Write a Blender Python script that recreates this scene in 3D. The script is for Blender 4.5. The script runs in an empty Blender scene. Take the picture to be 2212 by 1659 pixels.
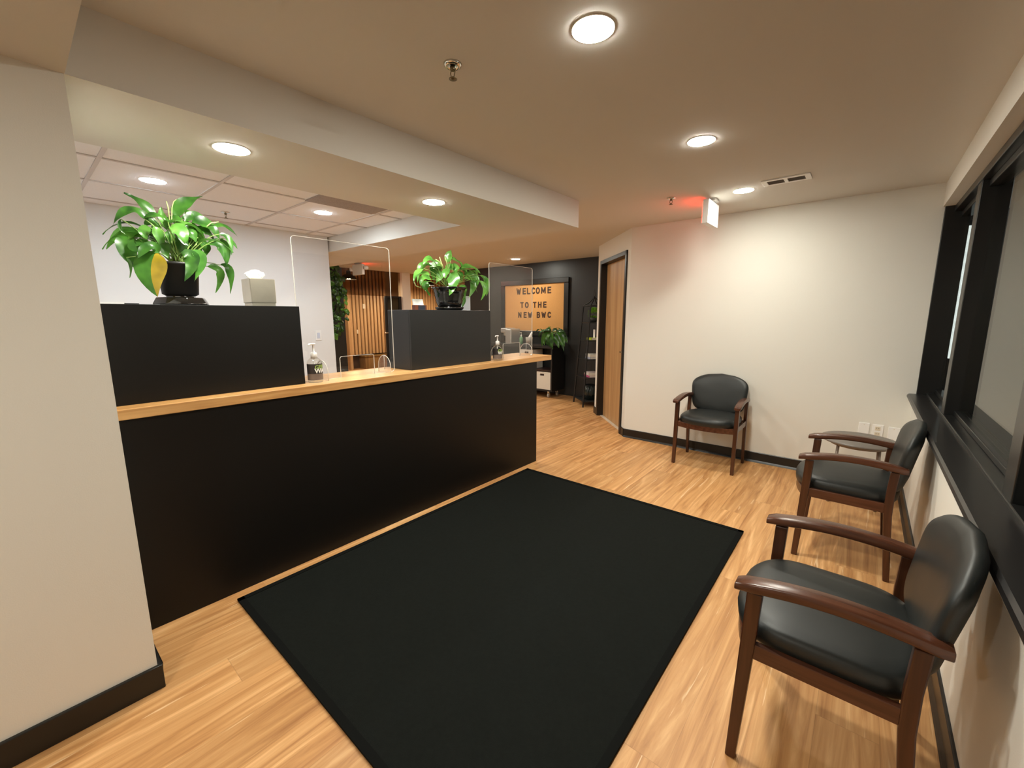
import bpy, bmesh, math, random
from mathutils import Vector, Matrix
PI = math.pi
sc = bpy.context.scene
C = sc.collection

# ---------------------------------------------------------------- camera
FPX, YAW, PITCH, ROLL = 903.97, -0.699004, 0.1618314, 0.0029483
CAM = Vector((0.0, 0.0, 1.45))
_f = Vector((math.sin(YAW)*math.cos(PITCH), math.cos(YAW)*math.cos(PITCH), -math.sin(PITCH)))
_r = Vector((math.cos(YAW), -math.sin(YAW), 0))
_d = _f.cross(_r)
RT = _r*math.cos(ROLL) + _d*math.sin(ROLL)
DN = _f.cross(RT)
FW = _f
cd = bpy.data.cameras.new('camera'); cam = bpy.data.objects.new('camera', cd); C.objects.link(cam)
M = Matrix(((RT.x, -DN.x, -FW.x), (RT.y, -DN.y, -FW.y), (RT.z, -DN.z, -FW.z)))
cam.matrix_world = Matrix.Translation(CAM) @ M.to_4x4()
cd.sensor_fit = 'HORIZONTAL'; cd.sensor_width = 36.0; cd.lens = FPX/2212*36.0
cd.clip_start = 0.03; cd.clip_end = 100
sc.camera = cam

# ---------------------------------------------------------------- world, exposure
w = bpy.data.worlds.new('night'); sc.world = w; w.use_nodes = True
w.node_tree.nodes['Background'].inputs[0].default_value = (0.02, 0.025, 0.03, 1)
w.node_tree.nodes['Background'].inputs[1].default_value = 0.15
sc.view_settings.view_transform = 'Standard'; sc.view_settings.look = 'None'
sc.view_settings.gamma = 1.0; sc.view_settings.use_curve_mapping = False
sc.view_settings.exposure = 1.0

WARM = (1.0, 0.98, 0.86); COOL = (0.85, 0.96, 1.02)
P_WAIT, P_SOFF, P_TILE, P_BACK = 228.0, 145.0, 158.0, 190.0   # radiance of the recessed lamps

H1, H2, HT = 2.42, 2.20, 2.37   # waiting ceiling, soffit, tiled ceiling

def pix(px, py, axis, val):
    """point of the photograph measured onto a real plane (axis 0=x 1=y 2=z)"""
    d = RT*((px-1106)/FPX) + DN*((py-829.5)/FPX) + FW
    t = (val-CAM[axis])/d[axis]
    return CAM + d*t

# ---------------------------------------------------------------- materials
MATS = {}
def nodes(m):
    m.use_nodes = True
    nt = m.node_tree; return nt, nt.nodes['Principled BSDF']
def mat(name, col, rough=0.5, metal=0.0, spec=0.5, noise=0.0, nscale=20.0, bump=0.0, bscale=200.0, emit=None, estr=0.0, coat=0.0):
    if name in MATS: return MATS[name]
    m = bpy.data.materials.new(name); nt, b = nodes(m)
    b.inputs['Base Color'].default_value = (*col, 1); b.inputs['Roughness'].default_value = rough
    b.inputs['Metallic'].default_value = metal; b.inputs['Specular IOR Level'].default_value = spec
    b.inputs['Coat Weight'].default_value = coat
    tc = nt.nodes.new('ShaderNodeTexCoord')
    if noise > 0:
        n = nt.nodes.new('ShaderNodeTexNoise'); n.inputs['Scale'].default_value = nscale; n.inputs['Detail'].default_value = 4
        nt.links.new(tc.outputs['Object'], n.inputs['Vector'])
        r = nt.nodes.new('ShaderNodeValToRGB'); nt.links.new(n.outputs['Fac'], r.inputs['Fac'])
        r.color_ramp.elements[0].position = .3; r.color_ramp.elements[1].position = .7
        r.color_ramp.elements[0].color = (*[c*(1-noise) for c in col], 1)
        r.color_ramp.elements[1].color = (*[min(1, c*(1+noise)) for c in col], 1)
        nt.links.new(r.outputs['Color'], b.inputs['Base Color'])
    if bump > 0:
        n = nt.nodes.new('ShaderNodeTexNoise'); n.inputs['Scale'].default_value = bscale; n.inputs['Detail'].default_value = 3
        nt.links.new(tc.outputs['Object'], n.inputs['Vector'])
        bp = nt.nodes.new('ShaderNodeBump'); bp.inputs['Strength'].default_value = bump; bp.inputs['Distance'].default_value = 0.002
        nt.links.new(n.outputs['Fac'], bp.inputs['Height']); nt.links.new(bp.outputs['Normal'], b.inputs['Normal'])
    if emit:
        b.inputs['Emission Color'].default_value = (*emit, 1); b.inputs['Emission Strength'].default_value = estr
    MATS[name] = m; return m

def wood_floor():
    m = bpy.data.materials.new('plank_floor'); nt, b = nodes(m); N = nt.nodes; L = nt.links
    tc = N.new('ShaderNodeTexCoord'); sep = N.new('ShaderNodeSeparateXYZ'); L.new(tc.outputs['Object'], sep.inputs[0])
    def math_(op, a, bb=None):
        n = N.new('ShaderNodeMath'); n.operation = op
        for i, v in enumerate((a, bb)):
            if v is None: continue
            if isinstance(v, (int, float)): n.inputs[i].default_value = v
            else: L.new(v, n.inputs[i])
        return n.outputs[0]
    PW, PLN = 0.178, 1.22
    u = math_('DIVIDE', sep.outputs['X'], PW); col = math_('FLOOR', u)
    wn = N.new('ShaderNodeTexWhiteNoise'); wn.noise_dimensions = '1D'; L.new(col, wn.inputs['W'])
    v = math_('ADD', math_('DIVIDE', sep.outputs['Y'], PLN), wn.outputs['Value']); row = math_('FLOOR', v)
    cmb = N.new('ShaderNodeCombineXYZ'); L.new(col, cmb.inputs[0]); L.new(row, cmb.inputs[1])
    wn2 = N.new('ShaderNodeTexWhiteNoise'); wn2.noise_dimensions = '3D'; L.new(cmb.outputs[0], wn2.inputs['Vector'])
    # streaks stretched along Y, offset per plank
    off = N.new('ShaderNodeVectorMath'); off.operation = 'MULTIPLY_ADD'
    L.new(wn2.outputs['Color'], off.inputs[0]); off.inputs[1].default_value = (7, 7, 7); L.new(tc.outputs['Object'], off.inputs[2])
    def streak(sx, sy, detail, dist=0.0, rough=.6):
        mp = N.new('ShaderNodeMapping'); mp.inputs['Scale'].default_value = (sx, sy, 1); L.new(off.outputs[0], mp.inputs['Vector'])
        n = N.new('ShaderNodeTexNoise'); n.inputs['Scale'].default_value = 1; n.inputs['Detail'].default_value = detail
        n.inputs['Distortion'].default_value = dist; n.inputs['Roughness'].default_value = rough
        L.new(mp.outputs[0], n.inputs['Vector']); return n.outputs['Fac']
    s1 = streak(21, 1.25, 6, 1.1, .58)
    r = N.new('ShaderNodeValToRGB'); L.new(s1, r.inputs['Fac']); cr = r.color_ramp
    cr.elements[0].position = .28; cr.elements[0].color = (0.37, 0.158, 0.052, 1)
    cr.elements[1].position = .70; cr.elements[1].color = (0.81, 0.485, 0.225, 1)
    e = cr.elements.new(.48); e.color = (0.585, 0.298, 0.113, 1)
    e = cr.elements.new(.58); e.color = (0.66, 0.358, 0.148, 1)
    # narrow pale streaks
    s2 = streak(42, 1.7, 3, .8)
    r2 = N.new('ShaderNodeValToRGB'); L.new(s2, r2.inputs['Fac'])
    r2.color_ramp.elements[0].position = .655; r2.color_ramp.elements[0].color = (0, 0, 0, 1)
    r2.color_ramp.elements[1].position = .71; r2.color_ramp.elements[1].color = (1, 1, 1, 1)
    mx = N.new('ShaderNodeMixRGB'); L.new(math_('MULTIPLY', r2.outputs['Color'], .7), mx.inputs['Fac'])
    L.new(r.outputs['Color'], mx.inputs['Color1']); mx.inputs['Color2'].default_value = (0.88, 0.64, 0.38, 1)
    # plank tone
    hsv = N.new('ShaderNodeHueSaturation'); L.new(mx.outputs['Color'], hsv.inputs['Color'])
    L.new(math_('ADD', math_('MULTIPLY', wn2.outputs['Value'], .20), .90), hsv.inputs['Value'])
    # joints
    fu = math_('FRACT', u); fv = math_('FRACT', v)
    ju = math_('MAXIMUM', math_('LESS_THAN', fu, .010), math_('LESS_THAN', fv, .0022))
    mj = N.new('ShaderNodeMixRGB'); L.new(math_('MULTIPLY', ju, .25), mj.inputs['Fac'])
    L.new(hsv.outputs['Color'], mj.inputs['Color1']); mj.inputs['Color2'].default_value = (0.2, .09, .035, 1)
    L.new(mj.outputs['Color'], b.inputs['Base Color'])
    b.inputs['Roughness'].default_value = .42; b.inputs['Specular IOR Level'].default_value = .35
    return m

def grain(name, c1, c2, scale, axis=1, rough=.4, spec=.5, sharp=(.35, .65)):
    """wood grain stretched along one axis"""
    if name in MATS: return MATS[name]
    m = bpy.data.materials.new(name); nt, b = nodes(m); N = nt.nodes; L = nt.links
    tc = N.new('ShaderNodeTexCoord'); mp = N.new('ShaderNodeMapping')
    s = [scale]*3; s[axis] = scale*.06; mp.inputs['Scale'].default_value = s
    L.new(tc.outputs['Object'], mp.inputs['Vector'])
    n = N.new('ShaderNodeTexNoise'); n.inputs['Scale'].default_value = 1; n.inputs['Detail'].default_value = 5; n.inputs['Distortion'].default_value = .3
    L.new(mp.outputs[0], n.inputs['Vector'])
    r = N.new('ShaderNodeValToRGB'); L.new(n.outputs['Fac'], r.inputs['Fac'])
    r.color_ramp.elements[0].position = sharp[0]; r.color_ramp.elements[0].color = (*c1, 1)
    r.color_ramp.elements[1].position = sharp[1]; r.color_ramp.elements[1].color = (*c2, 1)
    L.new(r.outputs['Color'], b.inputs['Base Color'])
    b.inputs['Roughness'].default_value = rough; b.inputs['Specular IOR Level'].default_value = spec
    MATS[name] = m; return m

def clear(name, tint=(1, 1, 1), ior=1.5, extra=0.0):
    if name in MATS: return MATS[name]
    m = bpy.data.materials.new(name); m.use_nodes = True; nt = m.node_tree; N = nt.nodes; L = nt.links
    N.remove(N['Principled BSDF']); out = N['Material Output']
    tr = N.new('ShaderNodeBsdfTransparent'); tr.inputs[0].default_value = (*tint, 1)
    gl = N.new('ShaderNodeBsdfGlossy'); gl.inputs['Roughness'].default_value = 0.0
    fr = N.new('ShaderNodeFresnel'); fr.inputs['IOR'].default_value = ior
    geo = N.new('ShaderNodeNewGeometry'); io = N.new('ShaderNodeMix'); io.data_type = 'FLOAT'
    L.new(geo.outputs['Backfacing'], io.inputs[0]); io.inputs[2].default_value = ior; io.inputs[3].default_value = 1/ior; L.new(io.outputs[0], fr.inputs['IOR'])
    ad = N.new('ShaderNodeMath'); ad.operation = 'ADD'; ad.use_clamp = True; L.new(fr.outputs[0], ad.inputs[0]); ad.inputs[1].default_value = extra
    mx = N.new('ShaderNodeMixShader'); L.new(ad.outputs[0], mx.inputs[0]); L.new(tr.outputs[0], mx.inputs[1]); L.new(gl.outputs[0], mx.inputs[2])
    L.new(mx.outputs[0], out.inputs['Surface'])
    MATS[name] = m; return m

def leafmat(name, c1, c2):
    m = bpy.data.materials.new(name); nt, b = nodes(m); N = nt.nodes; L = nt.links
    tc = N.new('ShaderNodeTexCoord'); n = N.new('ShaderNodeTexNoise'); n.inputs['Scale'].default_value = 14; n.inputs['Detail'].default_value = 2
    L.new(tc.outputs['Object'], n.inputs['Vector'])
    r = N.new('ShaderNodeValToRGB'); L.new(n.outputs['Fac'], r.inputs['Fac'])
    r.color_ramp.elements[0].position = .35; r.color_ramp.elements[1].position = .68
    r.color_ramp.elements[0].color = (*c1, 1); r.color_ramp.elements[1].color = (*c2, 1)
    L.new(r.outputs['Color'], b.inputs['Base Color'])
    b.inputs['Roughness'].default_value = .3; b.inputs['Specular IOR Level'].default_value = .6
    tl = N.new('ShaderNodeBsdfTranslucent'); L.new(r.outputs['Color'], tl.inputs['Color'])
    mx = N.new('ShaderNodeMixShader'); mx.inputs[0].default_value = .3
    L.new(b.outputs[0], mx.inputs[1]); L.new(tl.outputs[0], mx.inputs[2]); L.new(mx.outputs[0], N['Material Output'].inputs['Surface'])
    MATS[name] = m; return m

paint = mat('wall_paint', (0.785, 0.76, 0.695), .75, bump=.15, bscale=260)
ceilp = mat('ceiling_paint', (0.70, 0.67, 0.615), .85, bump=.1, bscale=200)
whitep = mat('reception_paint', (0.82, 0.81, 0.80), .7, bump=.1, bscale=260)
tilem = mat('ceiling_tile', (0.86, 0.85, 0.85), .9, noise=.03, nscale=220, bump=.4, bscale=500)
darkp = mat('charcoal_paint', (0.016, 0.0165, 0.0165), .45, bump=.12, bscale=300)
blackb = mat('black_baseboard', (0.008, 0.0075, 0.007), .35)
deskb = mat('black_desk_paint', (0.0042, 0.0036, 0.003), .45, spec=.32, bump=.2, bscale=350)
planterb = mat('charcoal_planter_paint', (0.0125, 0.0132, 0.0134), .42, spec=.45, bump=.2, bscale=350)
frameb = mat('black_window_frame', (0.010, 0.010, 0.010), .28)
sillb = mat('black_sill', (0.014, 0.013, 0.013), .30)
rugm = mat('black_rug', (0.0085, 0.0098, 0.0085), .95, spec=.1, noise=.12, nscale=60, bump=1.0, bscale=420)
rugb = mat('black_rug_binding', (0.0055, 0.006, 0.0055), .95, spec=.1)
vinyl = mat('black_vinyl', (0.0135, 0.0160, 0.0155), .43, spec=.55, bump=.12, bscale=600)
mahog = grain('mahogany', (0.046, 0.0150, 0.0058), (0.090, 0.031, 0.013), 40, 2, .28, .5)
mahogy = grain('mahogany_arm', (0.062, 0.0195, 0.009), (0.112, 0.040, 0.020), 40, 1, .24, .55)
counterw = grain('butcher_block', (0.54, 0.265, 0.085), (0.76, 0.44, 0.175), 36, 1, .30, .5)
doorw = grain('door_veneer', (0.40, 0.215, 0.085), (0.56, 0.34, 0.155), 10, 2, .45)
slatw = grain('slat_wood', (0.48, 0.28, 0.13), (0.62, 0.40, 0.20), 20, 2, .5)
benchw = grain('bench_wood', (0.20, 0.11, 0.03), (0.30, 0.17, 0.055), 20, 2, .5)
acry = clear('acrylic', (.985, .985, .985), 1.47, 0.0)
edgem = mat('acrylic_edge_lit', (0.66, 0.62, 0.55), .25)  # pale colour stands in for light piped to the acrylic edges
glassm = clear('window_glass', (.9, .93, .9), 1.5, 0.0)
transom = clear('smoked_transom_glass', (.70, .62, .52), 1.3, 0.0)
blackg = mat('glazed_black_pot', (0.006, 0.006, 0.006), .08, spec=.7)
steel = mat('brushed_steel', (0.78, 0.73, 0.60), .33, metal=1.0, noise=.08, nscale=8)
chrome = mat('chrome', (0.75, 0.75, 0.72), .15, metal=1.0)
silver = mat('silver_plastic', (0.42, 0.42, 0.41), .3, metal=.5)
whitepl = mat('white_plastic', (0.90, 0.89, 0.87), .35)
tissue = mat('tissue', (0.90, 0.89, 0.87), .9)
cream = mat('cream_plastic', (0.74, 0.66, 0.52), .4)
leafA = leafmat('leaf_green', (0.020, 0.085, 0.012), (0.075, 0.24, 0.028))
leafB = leafmat('leaf_bright', (0.06, 0.21, 0.03), (0.17, 0.43, 0.07))
leafC = leafmat('leaf_dark', (0.010, 0.045, 0.008), (0.035, 0.12, 0.018))
leafY = leafmat('leaf_yellow', (0.30, 0.22, 0.01), (0.48, 0.34, 0.02))
stemm = mat('leaf_stem', (0.20, 0.32, 0.07), .5)
soil = mat('potting_soil', (0.05, 0.03, 0.018), .95, noise=.4, nscale=90)
cork = mat('cork', (0.57, 0.285, 0.088), .85, noise=.12, nscale=160)
letterm = mat('dark_letter', (0.045, 0.018, 0.008), .7)
tan = mat('tan_plaster', (0.62, 0.50, 0.37), .8, noise=.08, nscale=3)
blackm = mat('matte_black', (0.008, 0.008, 0.008), .5)
redglow = mat('red_exit_glow', (0.5, .02, .01), .4, emit=(1, .04, .02), estr=6)
label_blk = mat('label_black', (0.02, 0.015, 0.015), .5)
label_grey = mat('label_grey_brown', (0.16, 0.12, 0.10), .5)
label_green = mat('label_green', (0.30, 0.42, 0.10), .5)
gelm = clear('bottle_clear', (.93, .93, .91), 1.3, .03)
floorm = wood_floor()

# ---------------------------------------------------------------- mesh helpers
def box(bm, x0, x1, y0, y1, z0, z1, mi=0, rot=None):
    vs = [bm.verts.new((x, y, z)) for x in (x0, x1) for y in (y0, y1) for z in (z0, z1)]
    if rot:
        for v in vs: v.co = rot @ v.co
    for q in ((0, 1, 3, 2), (4, 6, 7, 5), (0, 4, 5, 1), (2, 3, 7, 6), (0, 2, 6, 4), (1, 5, 7, 3)):
        f = bm.faces.new([vs[i] for i in q]); f.material_index = mi
    return vs
def hexa(bm, bot, top):
    a = [bm.verts.new(p) for p in bot]; b = [bm.verts.new(p) for p in top]; n = len(a)
    bm.faces.new(a[::-1]); bm.faces.new(b)
    for i in range(n): bm.faces.new((a[i], a[(i+1) % n], b[(i+1) % n], b[i]))
def tube(bm, pts, r, n=8, cap=True, closed=False):
    pts = [Vector(p) for p in pts]; rings = []; N = len(pts)
    up = None
    for i, p in enumerate(pts):
        if closed: t = pts[(i+1) % N]-pts[i-1]
        else: t = pts[min(i+1, N-1)]-pts[max(i-1, 0)]
        t.normalize()
        if up is None:
            up = Vector((0, 0, 1)) if abs(t.z) < .9 else Vector((1, 0, 0))
        s = t.cross(up).normalized(); up = s.cross(t).normalized()
        rr = r[i] if isinstance(r, (list, tuple)) else r
        rings.append([bm.verts.new(p + s*rr*math.cos(2*PI*k/n) + up*rr*math.sin(2*PI*k/n)) for k in range(n)])
    m = N if closed else N-1
    for i in range(m):
        A, B = rings[i], rings[(i+1) % N]
        for k in range(n): bm.faces.new((A[k], A[(k+1) % n], B[(k+1) % n], B[k])).smooth = True
    if cap and not closed:
        bm.faces.new(rings[0][::-1]); bm.faces.new(rings[-1])
def lathe(bm, prof, n=32, c=(0, 0, 0), mi=0, smooth=True, flute=0, fl=0.0, axis='z'):
    rings = []
    for r, z in prof:
        ring = []
        for k in range(n):
            a = 2*PI*k/n; rr = r*(1+(fl*math.cos(flute*a) if flute else 0))
            p = (rr*math.cos(a), rr*math.sin(a), z)
            if axis == 'y': p = (p[0], p[2], p[1])
            if axis == 'x': p = (p[2], p[0], p[1])
            ring.append(bm.verts.new((c[0]+p[0], c[1]+p[1], c[2]+p[2])))
        rings.append(ring)
    for A, B in zip(rings, rings[1:]):
        for k in range(n):
            f = bm.faces.new((A[k], A[(k+1) % n], B[(k+1) % n], B[k])); f.smooth = smooth; f.material_index = mi
    for R, rev in ((rings[0], True), (rings[-1], False)):
        if abs(prof[0 if rev else -1][0]) > 1e-5:
            f = bm.faces.new(R[::-1] if rev else R); f.material_index = mi
def extrude_poly(bm, pts, vec, mi=0):
    a = [bm.verts.new(p) for p in pts]; b = [bm.verts.new(Vector(p)+Vector(vec)) for p in pts]; n = len(a)
    for f in (bm.faces.new(a[::-1]), bm.faces.new(b)): f.material_index = mi
    for i in range(n): bm.faces.new((a[i], a[(i+1) % n], b[(i+1) % n], b[i])).material_index = mi
def arc(cx, cy, r, a0, a1, n=6):
    return [(cx+r*math.cos(a0+(a1-a0)*i/n), cy+r*math.sin(a0+(a1-a0)*i/n)) for i in range(n+1)]
def rrect(x0, x1, y0, y1, r, n=5):
    return arc(x1-r, y0+r, r, -PI/2, 0, n)+arc(x1-r, y1-r, r, 0, PI/2, n)+arc(x0+r, y1-r, r, PI/2, PI, n)+arc(x0+r, y0+r, r, PI, 1.5*PI, n)

def obj(name, bm, m, parent=None, bevel=0, smooth=False, subsurf=0, loc=None):
    bmesh.ops.remove_doubles(bm, verts=bm.verts, dist=1e-6)
    bmesh.ops.recalc_face_normals(bm, faces=bm.faces)
    me = bpy.data.meshes.new(name); bm.to_mesh(me); bm.free()
    for x in (m if isinstance(m, (list, tuple)) else [m]): me.materials.append(x)
    if smooth:
        for p in me.polygons: p.use_smooth = True
    o = bpy.data.objects.new(name, me); C.objects.link(o)
    if parent: o.parent = parent
    if loc: o.location = loc
    if bevel:
        md = o.modifiers.new('bevel', 'BEVEL'); md.width = bevel; md.segments = 2; md.limit_method = 'ANGLE'; md.angle_limit = math.radians(40)
        md.harden_normals = False
    if subsurf:
        md = o.modifiers.new('subdivision', 'SUBSURF'); md.levels = subsurf; md.render_levels = subsurf
    return o
def boxo(name, dims, m, parent=None, bevel=0, loc=None):
    bm = bmesh.new(); box(bm, *dims); return obj(name, bm, m, parent, bevel, loc=loc)
def tag(o, label, cat, group=None):
    o['label'] = label; o['category'] = cat
    if group: o['group'] = group
    return o
def thing(name, label, cat, loc=(0, 0, 0), rz=0, group=None):
    o = bpy.data.objects.new(name, None); C.objects.link(o); o.location = loc; o.rotation_euler = (0, 0, rz)
    o.empty_display_size = .1
    return tag(o, label, cat, group)
def struct(o):
    o['kind'] = 'structure'; return o
def dup(root, loc, rz, label, group=None):
    r = root.copy(); C.objects.link(r); r.location = loc; r.rotation_euler = (0, 0, rz); r['label'] = label
    if group: r['group'] = group
    for ch in list(root.children):
        c = ch.copy(); C.objects.link(c); c.parent = r
        for g in ch.children:
            d = g.copy(); C.objects.link(d); d.parent = c
    return r
def text_bm(s, size, depth, bold=0.0, mats=None):
    cu = bpy.data.curves.new('lettering', 'FONT'); cu.body = s; cu.size = size; cu.extrude = depth/2; cu.offset = bold
    cu.align_x = 'CENTER'; cu.align_y = 'CENTER'
    o = bpy.data.objects.new('lettering', cu); C.objects.link(o)
    dg = bpy.context.evaluated_depsgraph_get(); me = bpy.data.meshes.new_from_object(o.evaluated_get(dg))
    bpy.data.objects.remove(o); bpy.data.curves.remove(cu)
    bm = bmesh.new(); bm.from_mesh(me); bpy.data.meshes.remove(me); return bm

# ================================================================ SETTING
FX = -2.0     # face of the left pier and of the dropped beam
RX = 0.35     # window wall
FY = 4.63     # far wall
YS = 3.28     # end of the dropped soffit
bm = bmesh.new(); box(bm, -13, 1.3, -2.6, 9.5, -0.1, 0)
struct(obj('floor', bm, floorm))
# upper ceiling of the waiting area and corridor
bm = bmesh.new()
box(bm, FX-.0, .9, .21, YS, H1, H1+.08); box(bm, -8.25, .9, YS, 6.6, H1, H1+.08)
struct(obj('ceiling', bm, ceilp))
# dropped soffit: over the desk, behind the reception and over the camera
bm = bmesh.new()
box(bm, -8.25, FX, 2.55, YS, H2, H1+.08)            # beyond the tiled recess
box(bm, -2.70, FX, -.3, 2.55, H2, H1+.08)           # over the desk
box(bm, FX, .9, -2.6, .21, H2, H1+.08)              # header over the entrance
box(bm, FX-.6, FX, -2.6, -.3, H2, H1+.08)
struct(obj('ceiling', bm, ceilp))
bm = bmesh.new(); box(bm, -5.0, -2.65, -.35, 2.6, HT, HT+.05)
struct(obj('ceiling', bm, tilem))
bm = bmesh.new()                                       # tile grid
for x in (-2.92, -3.53, -4.14, -4.75): box(bm, x-.011, x+.011, -.3, 2.55, HT-.006, HT)
for y in (-.15, .46, 1.07, 1.68, 2.29): box(bm, -4.95, -2.70, y-.011, y+.011, HT-.0055, HT)
struct(obj('trim_1', bm, mat('ceiling_grid', (0.62, 0.58, 0.56), .6)))
# left pier and walls round the camera
bm = bmesh.new(); box(bm, -2.6, FX, -2.6, .208, 0, H2)
struct(obj('wall_left', bm, paint))
bm = bmesh.new(); box(bm, -2.6, .9, -2.7, -2.55, 0, H2); struct(obj('wall_rear', bm, paint))
bm = bmesh.new(); box(bm, FX-.125, RX+.01, FY, FY+.12, 0, H1); struct(obj('wall_far', bm, paint))
WZ0, WZ1 = .765, 2.247
bm = bmesh.new(); box(bm, RX, RX+.2, -2.6, FY, 0, WZ0); box(bm, RX, RX+.2, -2.6, FY, WZ1, H1); box(bm, RX-.05, RX+.01, FY+.12, 6.6, 0, H1)
struct(obj('wall_right', bm, paint))
# baseboards
def bboard(name, p0, p1, nrm, h=.10, t=.010):
    """vinyl cove base from p0 to p1, standing off the wall along nrm"""
    p0 = Vector((*p0, 0)); p1 = Vector((*p1, 0)); n = Vector((*nrm, 0))
    prof = [(0, 0), (t+.012, 0), (t+.008, .008), (t, .02), (t, h-.004), (t-.004, h), (0, h)]
    bm = bmesh.new()
    A = [bm.verts.new(p0+n*a+Vector((0, 0, z))) for a, z in prof]; B = [bm.verts.new(p1+n*a+Vector((0, 0, z))) for a, z in prof]
    bm.faces.new(A); bm.faces.new(B[::-1])
    for i in range(len(A)): bm.faces.new((A[i], A[(i+1) % len(A)], B[(i+1) % len(A)], B[i]))
    return struct(obj(name, bm, blackb))
bm = bmesh.new(); box(bm, FX, FX+.014, -2.6, .222, 0, .10); box(bm, -2.41, FX, .208, .222, 0, .10)
struct(obj('baseboard_left', bm, blackb, bevel=.003))
bboard('baseboard_far', (-2.125, FY), (RX, FY), (0, -1))
bboard('baseboard_right', (RX, -2.6), (RX, FY), (-1, 0))
# diagonal door wall  (from the far wall's left end, 45 degrees away)
s2 = math.sqrt(.5)
DP = Vector((-2.125, FY, 0)); DD = Vector((-s2, s2, 0)); DNn = Vector((-s2, -s2, 0))   # along, outward (towards the room)
def dpt(s, n, z): return DP + DD*s + DNn*n + Vector((0, 0, z))
def dbox(bm, s0, s1, n0, n1, z0, z1, mi=0):
    hexa(bm, [dpt(s0, n0, z0), dpt(s1, n0, z0), dpt(s1, n1, z0), dpt(s0, n1, z0)], [dpt(s0, n0, z1), dpt(s1, n0, z1), dpt(s1, n1, z1), dpt(s0, n1, z1)])
S0, S1 = .10, 1.125
bm = bmesh.new(); dbox(bm, 0, S0, -.14, 0, 0, H1); dbox(bm, S1, 1.27, -.14, 0, 0, H1); dbox(bm, S0, S1, -.14, 0, 2.19, H1)
struct(obj('wall_diagonal', bm, paint))
bm = bmesh.new(); dbox(bm, S0-.005, S0+.045, -.14, .018, 0, 2.19); dbox(bm, S1-.045, S1+.005, -.14, .018, 0, 2.19); dbox(bm, S0-.005, S1+.005, -.14, .018, 2.145, 2.195)
door = struct(obj('door_1', bm, blackb, bevel=.003))
bm = bmesh.new(); dbox(bm, S0+.047, S1-.047, -.115, -.072, .008, 2.142); obj('door_leaf', bm, doorw, door)
bm = bmesh.new(); dbox(bm, S0+.047, S1-.047, -.13, -.03, 0, .006); obj('threshold', bm, mat('pale_metal', (.7, .6, .48), .4), door)
bm = bmesh.new(); q = dpt(.20, -.072, 1.0)
tube(bm, [q, q+DNn*.05], .011, 10); tube(bm, [q+DNn*.05, q+DNn*.052+DD*.10], .008, 8); obj('door_handle', bm, chrome, door)
bm = bmesh.new(); dbox(bm, 1.13, 1.285, 0, .012, 0, .10); dbox(bm, 0, S0, 0, .012, 0, .10); struct(obj('baseboard_diagonal', bm, blackb, bevel=.003))
bm = bmesh.new(); e = dpt(1.27, 0, 0); box(bm, e.x, e.x+.14, e.y, 6.45, 0, H1); struct(obj('wall_corridor', bm, paint))
# dark feature wall with the cork board
YD = 6.45
bm = bmesh.new(); box(bm, -6.75, -2.85, YD, YD+.15, 0, H1); struct(obj('wall_dark', bm, darkp))
# reception back wall
bm = bmesh.new(); box(bm, -5.1, -4.95, -.35, 2.53, 0, HT+.04); box(bm, -5.1, -2.6, -.40, -.30, 0, HT+.04)
struct(obj('wall_reception', bm, whitep))
# dark wall panel left of the slatted room, with ceiling to the opening
OX = -8.25
bm = bmesh.new(); box(bm, OX-.12, OX, 2.2, 4.47, 0, H1); struct(obj('wall_panel', bm, mat('dark_panel', (0.018, 0.017, 0.014), .45)))
bm = bmesh.new(); box(bm, OX-.12, -5.1, 2.3, 2.5, 0, H1); struct(obj('wall_passage', bm, whitep))
bm = bmesh.new(); box(bm, OX-.08, OX+.08, 5.86, 6.08, 0, H1); struct(obj('trim_2', bm, mat('column_white', (.88, .87, .82), .6), bevel=.004))
# transom of smoked glass and dark framed door beside the opening
bm = bmesh.new(); box(bm, OX-.01, OX, 4.47, 5.86, 1.885, H1); win = struct(obj('window_1', bm, transom))
bm = bmesh.new(); box(bm, OX-.03, OX+.02, 5.44, 5.86, 1.86, 1.89); box(bm, OX-.03, OX+.02, 5.43, 5.49, 0, 1.86); box(bm, OX-.03, OX+.02, 5.80, 5.86, 0, 1.86)
d2 = struct(obj('door_2', bm, blackm))
boxo('door_pane', (OX-.012, OX-.004, 5.49, 5.80, .1, 1.86), clear('door_glass', (.25, .25, .24), 1.5), d2)
bm = bmesh.new(); tube(bm, [(OX+.02, 5.46, 1.08), (OX+.06, 5.46, 1.08), (OX+.06, 5.36, 1.08)], .014, 8); obj('door_handle', bm, chrome, d2)
# room beyond
bm = bmesh.new(); box(bm, -11.5, -11.4, 2.2, 9.5, 0, 3.4); box(bm, -11.4, -6.7, 9.3, 9.4, 0, 3.4); box(bm, -11.4, OX-.12, 2.1, 2.2, 0, 3.4)
struct(obj('wall_beyond', bm, tan))
bm = bmesh.new(); box(bm, -6.75, -6.65, 6.6, 9.4, 0, 3.4); box(bm, OX-.1, OX, 2.2, 6.6, H1+.08, 3.4); box(bm, OX, -6.7, 6.5, 6.6, H1+.08, 3.4); struct(obj('wall_beyond', bm, tan))
bm = bmesh.new(); box(bm, -11.5, -6.65, 2.1, 9.5, 3.4, 3.5); struct(obj('ceiling', bm, mat('open_ceiling', (.35, .27, .19), .9)))

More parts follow.
